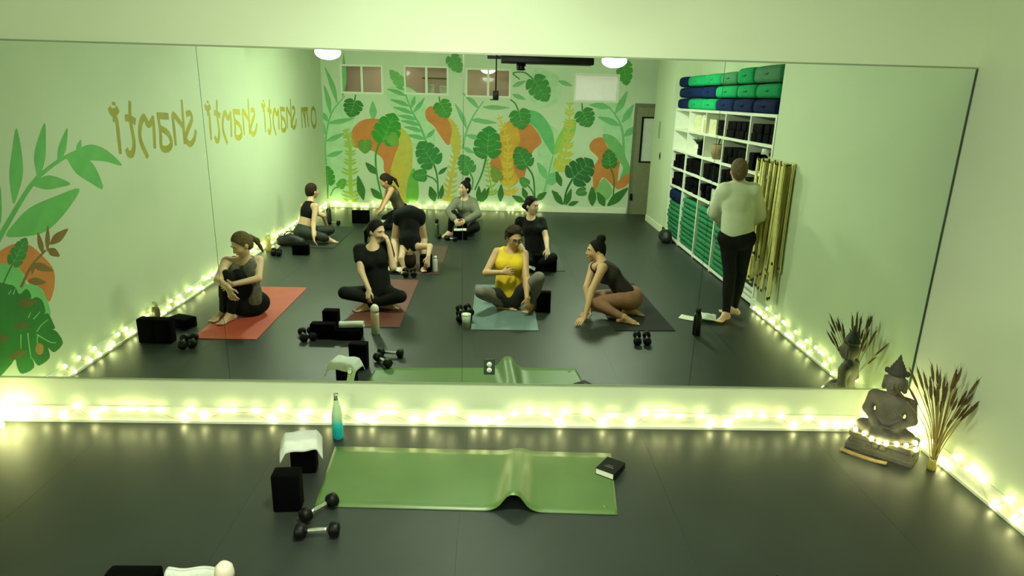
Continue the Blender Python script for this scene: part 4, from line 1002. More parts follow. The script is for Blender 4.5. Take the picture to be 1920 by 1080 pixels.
# ================================================================ STRAPS ON WALL HOOKS
STRAP = mat('cream_webbing', (222, 214, 140), 0.85, var=0.10, scale=18, bump=0.3, bscale=200)
rk = thing('strap_rack', 'dark metal hook rail on the wall holding the yoga straps', 'rack', (XR, -2.62, 1.66))
MB().box(-0.012, 0, -0.34, 0.34, 0.0, 0.035).build('rail_plate', mat('rail_wood', (196, 200, 160), 0.5), rk)
hooks = [-0.30, -0.15, 0.0, 0.15, 0.29]
DKM = mat('dark_metal', (40, 44, 32), 0.4, 0.6, var=0.05)
for y in hooks: MB().tube(catmull([(-0.010, y, 0.02), (-0.05, y, 0.012), (-0.125, y, 0.005), (-0.140, y, 0.05)], 4), 0.0065, 6).build('hook', DKM, rk)
sp = random.Random(3); n = 0
for hi_, y in enumerate(hooks):
    for k in range(6):
        L1, L2 = sp.uniform(1.02, 1.46), sp.uniform(0.98, 1.40); xo = -0.028-0.018*k
        yo = y+sp.uniform(-0.055, 0.055); ww = 0.038; th = 0.0035
        def ribbon(pts, tw):
            vs_ = []; fs = []
            for i, p in enumerate(pts):
                a = tw*i/len(pts); q = Vector((math.sin(a), math.cos(a), 0))*ww/2; nn = Vector((math.cos(a), -math.sin(a), 0))*th/2
                for e, s_ in ((q, nn), (q, -nn), (-q, -nn), (-q, nn)): vs_.append(Vector(p)+e+s_)
            for i in range(len(pts)-1):
                for j in range(4): fs.append((4*i+j, 4*i+(j+1) % 4, 4*i+4+(j+1) % 4, 4*i+4+j))
            fs.append((3, 2, 1, 0)); e = 4*(len(pts)-1); fs.append((e, e+1, e+2, e+3))
            return vs_, fs
        t = thing('yoga_strap', 'cream webbing strap hanging on the %s hook from the mirror' % ORD[len(hooks)-1-hi_], 'strap', (XR+xo, -2.62+yo, 1.66), 0, 'straps on the %s hook from the mirror' % ORD[len(hooks)-1-hi_])
        sw1, sw2 = sp.uniform(-0.06, 0.06), sp.uniform(-0.06, 0.06)
        pts = [(-0.004, sw1*s_*s_, 0.022-L1*s_) for s_ in [j/6 for j in range(7)]]; pts2 = [(0.006, sw2*s_*s_+0.012, 0.022-L2*s_) for s_ in [j/6 for j in range(7)]]
        m_ = MB(); m_.add(*ribbon(pts, sp.uniform(-0.9, 0.9))); m_.add(*ribbon(pts2, sp.uniform(-0.9, 0.9))); m_.box(-0.006, 0.008, -ww/2, ww/2+0.008, 0.020, 0.0245)
        m_.build('webbing', STRAP, t)
        MB().box(-0.007, 0.000, pts[-1][1]-0.022, pts[-1][1]+0.022, pts[-1][2]+0.02, pts[-1][2]+0.05).build('buckle', DKM, t)

# ================================================================ PEOPLE
# posed in the reflected space where the photograph shows them (y > 0), then turned back into the room
def Z(px, py, z): return hit(px, py, 2, z)
def Yp(px, py, y): return hit(px, py, 1, y)
def Bn(P, px, py, L, s):
    """joint on the sight line at bone length L from joint P; s = -1 nearer, +1 farther"""
    d = FW + RT*(px-960)/F_PX - UP*(py-540)/F_PX; d = d/np.linalg.norm(d); v = CP-P
    b = v @ d; disc = b*b-(v @ v-L*L)
    return CP + d*(-b + (s*math.sqrt(disc) if disc > 0 else 0.0))
def nz(v): return v/max(1e-9, np.linalg.norm(v))
SKIN = mat('skin_fair', (206, 170, 138), 0.55, var=0.04, scale=8); SKIN2 = mat('skin_tan', (190, 148, 108), 0.55, var=0.04, scale=8)
HAIRS = {'black': mat('hair_black', (16, 13, 10), 0.75, var=0.45, scale=70, spec=0.15, bump=0.5, bscale=90), 'brown': mat('hair_brown', (40, 28, 18), 0.75, var=0.45, scale=70, spec=0.15, bump=0.5, bscale=90), 'ash': mat('hair_ash_brown', (92, 78, 48), 0.75, var=0.45, scale=70, spec=0.15, bump=0.5, bscale=90), 'grey': mat('hair_grey_brown', (100, 84, 62), 0.75, var=0.45, scale=70, spec=0.15, bump=0.5, bscale=90)}
EYE = mat('eye_dark', (24, 18, 14), 0.25, var=0); LIP = mat('lip', (150, 86, 76), 0.5, var=0)
def hand_prims(w, d, n, s, curl=0.35, sc=1.0):
    d = nz(d); n = nz(n-d*(n @ d)); s = nz(np.cross(d, n))*s
    out = [cap(w, w+d*0.03*sc, 0.024*sc, 0.027*sc, 0.012, (n, 0.65)), cap(w+d*0.03*sc-s*0.012, w+d*0.082*sc-s*0.022, 0.018*sc, 0.014*sc, 0.012, (n, 0.75)), cap(w+d*0.03*sc+s*0.012, w+d*0.082*sc+s*0.022, 0.018*sc, 0.014*sc, 0.012, (n, 0.75)),
           cap(w+d*0.03*sc, w+d*0.085*sc, 0.020*sc, 0.016*sc, 0.012, (n, 0.7))]
    for k, (o, L) in enumerate(((-0.033, 0.058), (-0.011, 0.074), (0.011, 0.079), (0.032, 0.070))):
        p0 = w+d*(0.082*sc)+s*o*sc; sp_ = s*(o*1.1)
        d1 = nz(d*math.cos(curl)+n*math.sin(curl)+sp_); d2 = nz(d*math.cos(curl*2.2)+n*math.sin(curl*2.2)+sp_)
        p1 = p0+d1*L*0.52*sc; p2 = p1+d2*L*0.5*sc
        out += [cap(p0, p1, 0.0095*sc, 0.0085*sc, 0.004), cap(p1, p2, 0.0085*sc, 0.007*sc, 0.003)]
    t0 = w+d*0.025*sc+s*0.024*sc; t1 = t0+nz(d*0.7+s*0.75+n*0.25)*0.040*sc; t2 = t1+nz(d*0.95+s*0.25+n*0.3)*0.032*sc
    return out+[cap(t0, t1, 0.013*sc, 0.0105*sc, 0.008), cap(t1, t2, 0.0105*sc, 0.008*sc, 0.004)]
def foot_prims(a, t, upv=(0, 0, 1)):
    """ankle a, toe tip t"""
    u = A3(upv); d = nz(t-a-u*((t-a) @ u)); s = np.cross(d, u); L = max(0.14, np.linalg.norm(t-a-u*((t-a) @ u)))
    sole = a-u*0.045; heel = sole-d*0.035; ball = sole+d*(L-0.06)-u*0.004
    out = [cap(a, heel+u*0.012, 0.034, 0.032, 0.02), cap(heel+u*0.004, ball, 0.031, 0.027, 0.02, (u, 0.8)), cap(a+d*0.01, ball+u*0.010, 0.034, 0.020, 0.025), cap(ball-s*0.024, ball+s*0.022, 0.020, 0.021, 0.012, (u, 0.75))]
    for k, o in enumerate((-0.034, -0.018, -0.001, 0.015, 0.032)):
        b0 = ball+s*o*0.9+d*0.010-u*0.003; out.append(cap(b0, b0+d*(0.030+0.004*k), 0.0095, 0.0085+0.001*(k == 4), 0.004))
    return out
def head_prims(H, f, u):
    f = nz(f); R = basis(f, u); r, f, u = R[:, 0], R[:, 1], R[:, 2]
    P = [ell(H+u*0.022-f*0.008, (0.074, 0.093, 0.096), R), ell(H-u*0.035+f*0.024, (0.058, 0.068, 0.078), R, 0.03), ell(H-u*0.098+f*0.058, (0.026, 0.024, 0.020), R, 0.02),
         cap(H+f*0.090+u*0.008, H+f*0.106-u*0.030, 0.007, 0.0115, 0.010), ell(H+f*0.098-u*0.034, (0.018, 0.010, 0.009), R, 0.006),
         ell(H+f*0.080+u*0.024, (0.050, 0.016, 0.010), R, 0.012), ell(H+f*0.086-u*0.066, (0.024, 0.012, 0.011), R, 0.006)]
    for s in (-1, 1):
        P += [ell(H+r*s*0.033+f*0.062-u*0.030, (0.024, 0.024, 0.022), R, 0.02), ell(H+r*s*0.031+f*0.074+u*0.002, (0.014, 0.012, 0.010), R, 0.004), ell(H+r*s*0.076-f*0.008-u*0.012, (0.010, 0.020, 0.031), R, 0.006)]
    return P, r, f, u
def hair_prims(H, r, f, u, style):
    R = np.stack([r, f, u], 1)
    P = [ell(H+u*0.030-f*0.014, (0.084, 0.100, 0.102), R), ell(H-u*0.015-f*0.048, (0.074, 0.062, 0.085), R, 0.02)]
    tail = []
    if style == 'bun': tail = [ell(H+u*0.135-f*0.055, (0.052, 0.052, 0.050), R, 0.012)]
    elif style == 'lowbun': tail = [ell(H-u*0.035-f*0.125, (0.042, 0.036, 0.040), R, 0.012)]
    elif style == 'pony': tail = [cap(H+u*0.02-f*0.110, H-u*0.06-f*0.150, 0.024, 0.028, 0.012), cap(H-u*0.06-f*0.150, H-u*0.19-f*0.145, 0.028, 0.012, 0.01)]
    elif style == 'long': tail = [cap(H-u*0.03-f*0.060, H-u*0.16-f*0.070, 0.062, 0.040, 0.03), cap(H-u*0.14-f*0.072, H-u*0.23-f*0.060, 0.042, 0.022, 0.02)]
    elif style == 'curly':
        rc = random.Random(11)
        for _ in range(60):
            v = nz(np.array([rc.gauss(0, 1), rc.gauss(-0.35, 0.8), rc.gauss(0.35, 0.8)]))
            if v[1] > 0.55 and v[2] < 0.75: continue
            q = v*np.array([0.082, 0.098, 0.100]); s_ = rc.uniform(0.016, 0.026)
            tail.append(ell(H+u*0.020-f*0.012+r*q[0]+f*q[1]+u*q[2], (s_, s_, s_), R, 0.006))
    # hairline: keep crown, back and sides, open the face
    return P+tail+[cutplane(H+f*0.055+u*0.055, nz(-f*0.86+u*0.50)), cutell(H+f*0.060-u*0.060, (0.070, 0.075, 0.098), R)]
def person(label, J, face, torso_face, top, bottom, hair, hstyle, skin=SKIN, h=0.009, head_up=(0, 0, 1), bust=1.0, feet=True, handspec=None, child=None, curl=0.4):
    P, N, Hd = J['P'], J['N'], J['H']
    SL, SR, EL, ER, WL, WR = (J[k] for k in ('SL', 'SR', 'EL', 'ER', 'WL', 'WR'))
    HL, HR, KL, KR, AL, AR, TL, TR = (J[k] for k in ('HL', 'HR', 'KL', 'KR', 'AL', 'AR', 'TL', 'TR'))
    spine = nz(N-P); fr = A3(torso_face); fr = nz(fr-spine*(fr @ spine)); ac = nz(SR-SL)
    Wa, Ch = P+(N-P)*0.36, P+(N-P)*0.70
    SLi, SRi = SL+(SR-SL)*0.08, SR+(SL-SR)*0.08
    FL = (fr, 0.74)
    seg = dict(hips=[cap(HL, HR, 0.098, None, 0.04), ell((HL+HR)/2-fr*0.045-spine*0.01, (0.13, 0.09, 0.10), np.stack([nz(HR-HL), nz(np.cross(spine, nz(HR-HL))), spine], 1), 0.04), cap(P, P+(N-P)*0.16, 0.130, 0.122, 0.04, FL)],
               abd=[cap(P+(N-P)*0.12, Wa, 0.126, 0.110, 0.04, FL)],
               ribs=[cap(Wa, Ch, 0.110, 0.126, 0.04, FL)],
               chest=[cap(Ch, Ch+(N-P)*0.12, 0.124, 0.105, 0.04, FL)]+[ell(Ch+ac*s*0.062+fr*0.070-spine*0.012, (0.056*bust, 0.050*bust, 0.056*bust), None, 0.03) for s in ((-1, 1) if bust else ())],
               yoke=[cap(SLi, SRi, 0.050, None, 0.035), cap(Ch+(N-P)*0.12, N-spine*0.02, 0.095, 0.055, 0.04, FL)],
               neck=[cap(N-spine*0.03, Hd-(nz(Hd-N))*0.05-A3(face)*0.01, 0.054, 0.047, 0.03)],
               uaL=[cap(SL, EL, 0.048, 0.037, 0.03)], uaR=[cap(SR, ER, 0.048, 0.037, 0.03)],
               faL=[cap(EL, WL, 0.038, 0.025, 0.015)], faR=[cap(ER, WR, 0.038, 0.025, 0.015)],
               thL=[cap(HL, KL, 0.088, 0.057, 0.035)], thR=[cap(HR, KR, 0.088, 0.057, 0.035)],
               shL=[cap(KL, AL, 0.055, 0.033, 0.02), cap(KL+(AL-KL)*0.12, KL+(AL-KL)*0.5, 0.054, 0.046, 0.02)], shR=[cap(KR, AR, 0.055, 0.033, 0.02), cap(KR+(AR-KR)*0.12, KR+(AR-KR)*0.5, 0.054, 0.046, 0.02)])
    hp_, r, f, u = head_prims(Hd, A3(face), A3(head_up))
    def thin(pl, o):
        return [dict(q, ra=max(0.01, q['ra']-o), rb=max(0.01, q['rb']-o)) if q['t'] == 'c' else dict(q, r=q['r']-o) for q in pl]
    under = {'hips', 'abd', 'ribs', 'chest'} - ({'abd', 'ribs'} if top[0] == 'bra' else set())
    body = sum([thin(v, 0.010) if k in under else v for k, v in seg.items()], [])+hp_
    hs = handspec or {}
    for side, E, W, s in (('L', EL, WL, 1), ('R', ER, WR, -1)):
        d, n = hs.get(side, (W-E, -fr))[:2]; body += hand_prims(W, A3(d), A3(n), hs.get(side, (0, 0, s))[2] if len(hs.get(side, ())) > 2 else s, curl)
    if feet: body += foot_prims(AL, TL)+foot_prims(AR, TR)
    root_p = np.array([P[0], -P[1], 0.0])
    t = thing('person', label, 'person', (root_p[0], root_p[1], 0.007)); og = Vector(root_p)
    FLR = [cutplane((0, 0, 0.0), (0, 0, 1))]
    soft('body', body+FLR, skin, t, h, og)
    def grow(pl, o):
        out = []
        for p in pl:
            q = dict(p)
            if q['t'] == 'c': q['ra'] += o; q['rb'] += o
            else: q['r'] = q['r']+o
            out.append(q)
        return out
    def part(p, a, b):  # piece of a limb
        q = dict(p); ab = p['b']-p['a']; q['a'] = p['a']+ab*a; q['b'] = p['a']+ab*b; dr_ = p['rb']-p['ra']; q['ra'] = p['ra']+dr_*a; q['rb'] = p['ra']+dr_*b
        return q
    kind, tm = top[0], top[1]; off = top[2] if len(top) > 2 else 0.009
    tp = []; cuts = []
    if kind in ('tank', 'tee', 'long'):
        tp = grow(seg['abd']+seg['ribs']+seg['chest']+seg['yoke'], off)
        cuts = [cutell(N+fr*0.055+spine*0.035, (0.085, 0.085, 0.095))]
        if kind == 'tank':
            tp = grow(seg['abd']+seg['ribs']+seg['chest']+[cap(SLi+(SRi-SLi)*0.22, Ch-ac*0.09+fr*0.05, 0.045, 0.05, 0.02), cap(SRi+(SLi-SRi)*0.22, Ch+ac*0.09+fr*0.05, 0.045, 0.05, 0.02), cap(SLi+(SRi-SLi)*0.22, Ch-ac*0.07-fr*0.03, 0.045, 0.05, 0.02), cap(SRi+(SLi-SRi)*0.22, Ch+ac*0.07-fr*0.03, 0.045, 0.05, 0.02)], off)
        if kind == 'tee': tp += grow([part(seg['uaL'][0], 0, 0.42), part(seg['uaR'][0], 0, 0.42)], off+0.006)
        if kind == 'long': tp += grow(seg['uaL']+seg['uaR']+[part(seg['faL'][0], 0, 0.93), part(seg['faR'][0], 0, 0.93)], off)
        if kind != 'bra': tp += grow([cap(P+(N-P)*(0.02 if len(top) > 3 else 0.14), P+(N-P)*0.3, 0.126, 0.122, 0.03, FL)], off)
    elif kind == 'bra':
        tp = grow(seg['chest']+[part(seg['ribs'][0], 0.62, 1.0)], off); cuts = []
    soft('top', tp+cuts+FLR, tm, t, h, og)
    bk, bm_ = bottom[0], bottom[1]
    bt = grow(seg['hips'], 0.008)
    if bk == 'long': bt += grow(seg['thL']+seg['thR']+seg['shL']+seg['shR'], 0.007)
    if bk == 'capri': bt += grow(seg['thL']+seg['thR']+[part(q, 0, 0.75) for q in seg['shL']+seg['shR']], 0.007)
    if bk == 'shorts': bt += grow([part(seg['thL'][0], 0, bottom[3] if len(bottom) > 3 else 0.5), part(seg['thR'][0], 0, bottom[3] if len(bottom) > 3 else 0.5)], 0.010)
    soft('trousers' if bk != 'shorts' else 'shorts', bt+FLR, bm_, t, h, og)
    if bk == 'shorts' and len(bottom) > 2 and bottom[2]:
        soft('leggings', grow([part(seg['thL'][0], 0.3, 1), part(seg['thR'][0], 0.3, 1)]+seg['shL']+seg['shR'], 0.006)+FLR, bottom[2], t, h, og)
    soft('hair', hair_prims(Hd, r, f, u, hstyle), HAIRS[hair], t, min(h, 0.009), og)
    fl = lambda p: Vector((p[0], -p[1], p[2]))-og
    eb = MB()
    for s in (-1, 1): eb.sphere(fl(Hd+r*s*0.031+f*0.0815+u*0.001), 0.0062, 8, 6)
    eb.build('eyes', EYE, t)
    br = MB()
    for s in (-1, 1): br.tube([fl(Hd+r*s*0.014+f*0.096+u*0.024), fl(Hd+r*s*0.032+f*0.093+u*0.029), fl(Hd+r*s*0.052+f*0.078+u*0.022)], [0.0025, 0.004, 0.0015], 5)
    br.build('eyebrows', HAIRS[hair], t)
    MB().tube([fl(Hd+r*(-0.022)+f*0.092-u*0.066), fl(Hd+f*0.1000-u*0.065), fl(Hd+r*0.022+f*0.092-u*0.066)], [0.002, 0.0055, 0.002], 5).build('lips', LIP, t)
    if child: child(t, fl, Hd, r, f, u)
    return t
def hips(P, ax, half=0.085, drop=0.0):
    ax = nz(A3(ax)); return P-ax*half-A3((0, 0, drop)), P+ax*half-A3((0, 0, drop))
BLKC = mat('black_jersey', (11, 12, 11), 0.85, var=0.2, spec=0.2); 

# 1 hugging her knees on the red mat
J = {}; J['P'] = P = Z(470, 571, 0.115); J['N'] = N = Bn(P, 460, 485, 0.50, -1); J['H'] = Bn(N, 453, 459, 0.165, -1)
J['SL'] = Bn(N, 424, 492, 0.17, -1); J['SR'] = Bn(N, 486, 490, 0.16, 1)
J['HL'], J['HR'] = hips(P, (0.75, 0.6, 0))
J['KL'] = Bn(J['HL'], 424, 519, 0.43, -1); J['KR'] = Bn(J['HR'], 446, 518, 0.43, -1)
J['AL'] = Z(419, 587, 0.065); J['AR'] = Z(432, 591, 0.065); J['TL'] = J['AL']+A3((-0.08, -0.15, -0.04)); J['TR'] = J['AR']+A3((-0.06, -0.16, -0.04))
J['EL'] = Bn(J['SL'], 409, 527, 0.28, -1); J['WL'] = Bn(J['EL'], 428, 540, 0.25, -1); J['ER'] = Bn(J['SR'], 484, 524, 0.28, -1); J['WR'] = Bn(J['ER'], 438, 534, 0.25, -1)
person('woman in a grey patterned tank hugging her knees on the coral mat', J, (-0.62, -0.65, -0.45), (-0.45, -0.9, 0), ('tank', mat('grey_print_knit', (92, 88, 74), 0.85, var=0.35, scale=30)), ('long', BLKC), 'ash', 'pony', SKIN, 0.008,
       handspec={'L': (A3((0.25, -0.1, -0.7)), A3((0.2, 0.9, -0.1))), 'R': (A3((-0.75, -0.05, -0.2)), A3((0.1, 0.95, -0.2)))})
# 2 cross-legged in black, hand at her mouth
J = {}; J['P'] = P = Z(709, 552, 0.12); J['N'] = N = Bn(P, 700, 463, 0.51, -1); J['H'] = Bn(N, 706, 434, 0.165, -1)
J['SL'] = Yp(674, 470, N[1]-0.02); J['SR'] = Yp(724, 463, N[1]+0.06)
J['HL'], J['HR'] = hips(P, (1, 0.15, 0))
J['KL'] = Bn(J['HL'], 646, 550, 0.42, -1); J['KR'] = Bn(J['HR'], 751, 557, 0.36, -1)
J['AL'] = Z(722, 569, 0.06); J['AR'] = Z(690, 573, 0.06); J['TL'] = J['AL']+A3((0.16, -0.04, -0.04)); J['TR'] = J['AR']+A3((-0.15, -0.06, -0.04))
J['EL'] = Bn(J['SL'], 677, 510, 0.27, -1); J['WL'] = Bn(J['EL'], 692, 545, 0.25, -1); J['ER'] = Bn(J['SR'], 737, 503, 0.27, -1); J['WR'] = Bn(J['ER'], 729, 460, 0.25, -1)
person('woman in black tee and leggings sitting cross-legged, one hand near her mouth', J, (0.80, -0.55, -0.15), (0.1, -1, 0), ('tee', BLKC, 0.016, 1), ('long', BLKC), 'black', 'pony', SKIN, 0.008,
       handspec={'L': (A3((-0.1, -0.3, -0.5)), A3((0.3, 0.7, -0.6))), 'R': (A3((-0.3, 0.1, 0.9)), A3((-0.8, 0.2, -0.2)))}, curl=0.6)
# 8 yellow tank, cross-legged with one knee up
def specs(t, fl, H, r, f, u):
    m = MB()
    for s in (-1, 1):
        c = H+r*s*0.033+f*0.105+u*0.003
        m.tube([fl(c+r*0.026*math.cos(a)+u*0.018*math.sin(a)) for a in [2*math.pi*k/14 for k in range(14)]], 0.0028, 5, True)
        m.tube([fl(H+r*s*0.060+f*0.102+u*0.008), fl(H+r*s*0.080-f*0.005+u*0.006)], 0.0022, 5)
    m.tube([fl(H-r*0.008+f*0.108+u*0.008), fl(H+r*0.008+f*0.108+u*0.008)], 0.0025, 5)
    m.build('glasses', BLACKG, t)
J = {}; J['P'] = P = Z(953, 559, 0.12); J['N'] = N = Bn(P, 957, 470, 0.51, -1); J['H'] = Bn(N, 964, 446, 0.16, -1)
J['SL'] = Yp(932, 474, N[1]+0.02); J['SR'] = Yp(983, 478, N[1]-0.02)
J['HL'], J['HR'] = hips(P, (1, 0, 0))
J['KL'] = Bn(J['HL'], 902, 549, 0.41, -1); J['KR'] = Bn(J['HR'], 1010, 522, 0.41, -1)
J['AL'] = Z(943, 571, 0.06); J['AR'] = Z(999, 572, 0.06); J['TL'] = J['AL']+A3((0.16, -0.03, -0.04)); J['TR'] = J['AR']+A3((-0.10, -0.14, -0.04))
J['EL'] = Bn(J['SL'], 911, 513, 0.27, -1); J['WL'] = Bn(J['EL'], 941, 512, 0.24, -1); J['ER'] = Bn(J['SR'], 986, 519, 0.27, -1); J['WR'] = Bn(J['ER'], 988, 560, 0.26, -1)
MAUVE = mat('mauve_grey_legging', (112, 104, 98), 0.8, var=0.12)
person('woman in a yellow tank and glasses reaching down to her foot', J, (0.30, -0.85, -0.30), (0.05, -1, 0), ('tank', mat('yellow_jersey', (214, 178, 30), 0.85, var=0.08), 0.022, 1), ('shorts', mat('dark_shorts', (24, 18, 18), 0.85, var=0.2), MAUVE), 'brown', 'curly', SKIN2, 0.008, child=specs, bust=1.15,
       handspec={'L': (A3((0.9, 0.1, 0.05)), A3((0, 0.9, -0.2))), 'R': (A3((0.05, -0.15, -0.9)), A3((-0.3, 0.9, 0)))})
# 9 kneeling on one hip, leaning on her hands
J = {}; J['P'] = P = Z(1180, 560, 0.165); J['N'] = N = Bn(P, 1128, 494, 0.50, -1); J['H'] = Bn(N, 1117, 471, 0.165, 1)
J['SR'] = Yp(1130, 503, N[1]-0.15); J['SL'] = Yp(1112, 501, N[1]+0.15)
J['HL'], J['HR'] = hips(P, (0.35, 0.9, 0)); J['HL'], J['HR'] = J['HR'], J['HL']
J['KR'] = Bn(J['HR'], 1113, 568, 0.42, -1); J['KL'] = Bn(J['HL'], 1114, 556, 0.42, 1)
J['KR'][2] = max(J['KR'][2], 0.10)
J['AR'] = Z(1168, 596, 0.06); J['AL'] = Z(1178, 580, 0.06); J['TR'] = J['AR']+A3((0.17, -0.06, -0.02)); J['TL'] = J['AL']+A3((0.17, -0.05, -0.02))
J['ER'] = Bn(J['SR'], 1110, 545, 0.27, -1); J['WR'] = Z(1096, 597, 0.055); J['EL'] = Bn(J['SL'], 1100, 540, 0.27, -1); J['WL'] = Z(1106, 584, 0.06)
person('woman in a dark tank and brown leggings twisting forward onto her hands', J, (-0.96, -0.12, -0.02), (-0.75, -0.2, -0.6), ('tank', mat('dark_plum_jersey', (28, 16, 16), 0.85, var=0.2)), ('long', mat('brown_legging', (142, 98, 76), 0.75, var=0.10)), 'black', 'bun', SKIN2, 0.008,
       handspec={'R': (A3((-0.55, -0.75, -0.15)), A3((0, 0, -1))), 'L': (A3((-0.6, -0.6, -0.15)), A3((0, 0, -1)))}, curl=0.15)
# instructor, standing with her back to the mirror
J = {}; fy = Z(1362, 598, 0.0)[1]
J['P'] = P = Yp(1382, 440, fy+0.05); J['N'] = N = Yp(1384, 350, fy+0.08); J['H'] = Yp(1385, 322, fy+0.06)
J['SL'] = Yp(1358, 360, fy+0.08); J['SR'] = Yp(1412, 360, fy+0.06)
J['HL'], J['HR'] = hips(P, (1, -0.1, 0), 0.09, 0.04)
J['AL'] = Z(1361, 590, 0.075); J['KL'] = Yp(1368, 515, fy+0.03); J['KR'] = Yp(1389, 512, fy+0.18); J['AR'] = Z(1376, 580, 0.08); J['TL'] = J['AL']+A3((-0.12, -0.11, -0.05)); J['TR'] = J['AR']+A3((-0.14, 0.08, -0.05))
J['EL'] = Bn(J['SL'], 1340, 398, 0.28, 1); J['WL'] = Bn(J['EL'], 1358, 418, 0.24, 1); J['ER'] = Bn(J['SR'], 1424, 404, 0.28, 1); J['WR'] = Bn(J['ER'], 1402, 420, 0.24, 1)
person('instructor in a loose white sweatshirt and black trousers standing by the hanging straps', J, (0.10, 0.99, -0.1), (-0.1, 1, 0), ('long', mat('white_fleece', (206, 210, 186), 0.9, var=0.04, bump=0.3, bscale=120), 0.040, 1), ('long', BLKC), 'grey', 'short', SKIN, 0.009,
       handspec={'L': (A3((0.6, 0.5, -0.2)), A3((0.2, -0.8, 0))), 'R': (A3((-0.6, 0.5, -0.2)), A3((-0.2, -0.8, 0)))})
# 7 black scoop tee, sitting behind the yellow tank
J = {}; J['P'] = P = Z(1006, 483, 0.12); J['N'] = N = Bn(P, 995, 407, 0.53, -1); J['H'] = Bn(N, 997, 386, 0.165, -1)
J['SL'] = Yp(974, 416, N[1]+0.04); J['SR'] = Yp(1016, 417, N[1])
J['HL'], J['HR'] = hips(P, (1, 0, 0)); J['KL'] = Bn(J['HL'], 976, 486, 0.40, -1); J['KR'] = Bn(J['HR'], 1036, 484, 0.38, -1)
J['AL'] = Z(1010, 497, 0.06); J['AR'] = Z(996, 498, 0.06); J['TL'] = J['AL']+A3((0.16, -0.03, -0.04)); J['TR'] = J['AR']+A3((-0.16, -0.03, -0.04))
J['EL'] = Bn(J['SL'], 967, 448, 0.28, 1); J['WL'] = Bn(J['EL'], 985, 474, 0.25, -1); J['ER'] = Bn(J['SR'], 1024, 448, 0.27, -1); J['WR'] = Bn(J['ER'], 1026, 468, 0.25, -1)
person('woman in a black scoop tee sitting behind the one in yellow', J, (0.72, -0.65, -0.05), (0.05, -1, 0), ('tee', BLKC, 0.010, 1), ('long', BLKC), 'black', 'lowbun', SKIN, 0.010,
       handspec={'L': (A3((0.7, -0.4, -0.3)), A3((0, 0.5, -0.8))), 'R': (A3((0.05, -0.5, -0.5)), A3((0, 0.6, -0.8)))})
# 3 folding forward between her legs
J = {}; ay = Z(765, 500, 0)[1]
J['P'] = P = Yp(767, 404, ay+0.18); J['HL'], J['HR'] = hips(P, (1, 0, 0), 0.115, 0.02)
J['AL'] = Z(742, 495, 0.075); J['AR'] = Z(791, 497, 0.075); J['KL'] = Bn(J['HL'], 741, 450, 0.40, 1); J['KR'] = Bn(J['HR'], 794, 450, 0.40, 1)
J['TL'] = J['AL']+A3((-0.05, -0.17, -0.05)); J['TR'] = J['AR']+A3((0.05, -0.17, -0.05))
J['N'] = N = Bn(P, 768, 470, 0.50, -1); J['H'] = N+A3((0.0, 0.05, -0.15))
J['SL'] = Yp(757, 465, N[1]+0.01); J['SR'] = Yp(783, 463, N[1]-0.01)
J['EL'] = Bn(J['SL'], 752, 486, 0.22, -1); J['WL'] = Z(757, 502, 0.06); J['ER'] = Bn(J['SR'], 806, 463, 0.20, -1); J['WR'] = Bn(J['ER'], 803, 482, 0.20, -1)
person('person in black folding forward from the hips with a hand on a block', J, (0.0, 0.35, -0.8), (0, 0.9, -0.3), ('tank', BLKC, 0.012, 1), ('shorts', BLKC, None, 0.16), 'brown', 'short', SKIN, 0.010, head_up=(0, -0.8, -0.5), bust=0.8,
       handspec={'L': (A3((0.0, -0.9, -0.2)), A3((0, 0, -1))), 'R': (A3((-0.1, -0.4, -0.7)), A3((0, 0.3, -1)))}, curl=0.2)
# 5 seen from behind in a black bra, sitting by the lettered wall
J = {}; J['P'] = P = Z(568, 436, 0.13); J['N'] = N = Bn(P, 582, 378, 0.49, 1); J['H'] = Bn(N, 585, 359, 0.165, 1)
J['SL'] = Yp(568, 388, N[1]+0.12); J['SR'] = Yp(592, 388, N[1]-0.12)
J['HL'], J['HR'] = hips(P, (0.5, -0.8, 0)); J['KR'] = Bn(J['HR'], 606, 446, 0.40, -1); J['KL'] = Bn(J['HL'], 620, 432, 0.44, 1)
J['AR'] = Z(614, 449, 0.06); J['AL'] = Z(604, 441, 0.06); J['KR'][2] = max(J['KR'][2], 0.09); J['TR'] = J['AR']+A3((0.16, 0.03, -0.04)); J['TL'] = J['AL']+A3((0.14, -0.08, -0.04))
J['ER'] = Bn(J['SR'], 588, 421, 0.28, -1); J['WR'] = Bn(J['ER'], 588, 443, 0.24, -1); J['EL'] = Bn(J['SL'], 606, 405, 0.28, 1); J['WL'] = Bn(J['EL'], 613, 425, 0.24, 1)
person('woman in a black sports bra and dark leggings sitting with her back to the mirror', J, (0.55, 0.80, 0), (0.75, 0.6, 0), ('bra', BLKC, 0.008), ('long', mat('charcoal_legging', (30, 36, 30), 0.8, var=0.2)), 'brown', 'short', SKIN, 0.010,
       handspec={'R': (A3((0.1, -0.3, -0.8)), A3((0.6, 0.3, 0))), 'L': (A3((0.3, 0.2, -0.8)), A3((-0.6, 0, 0)))})
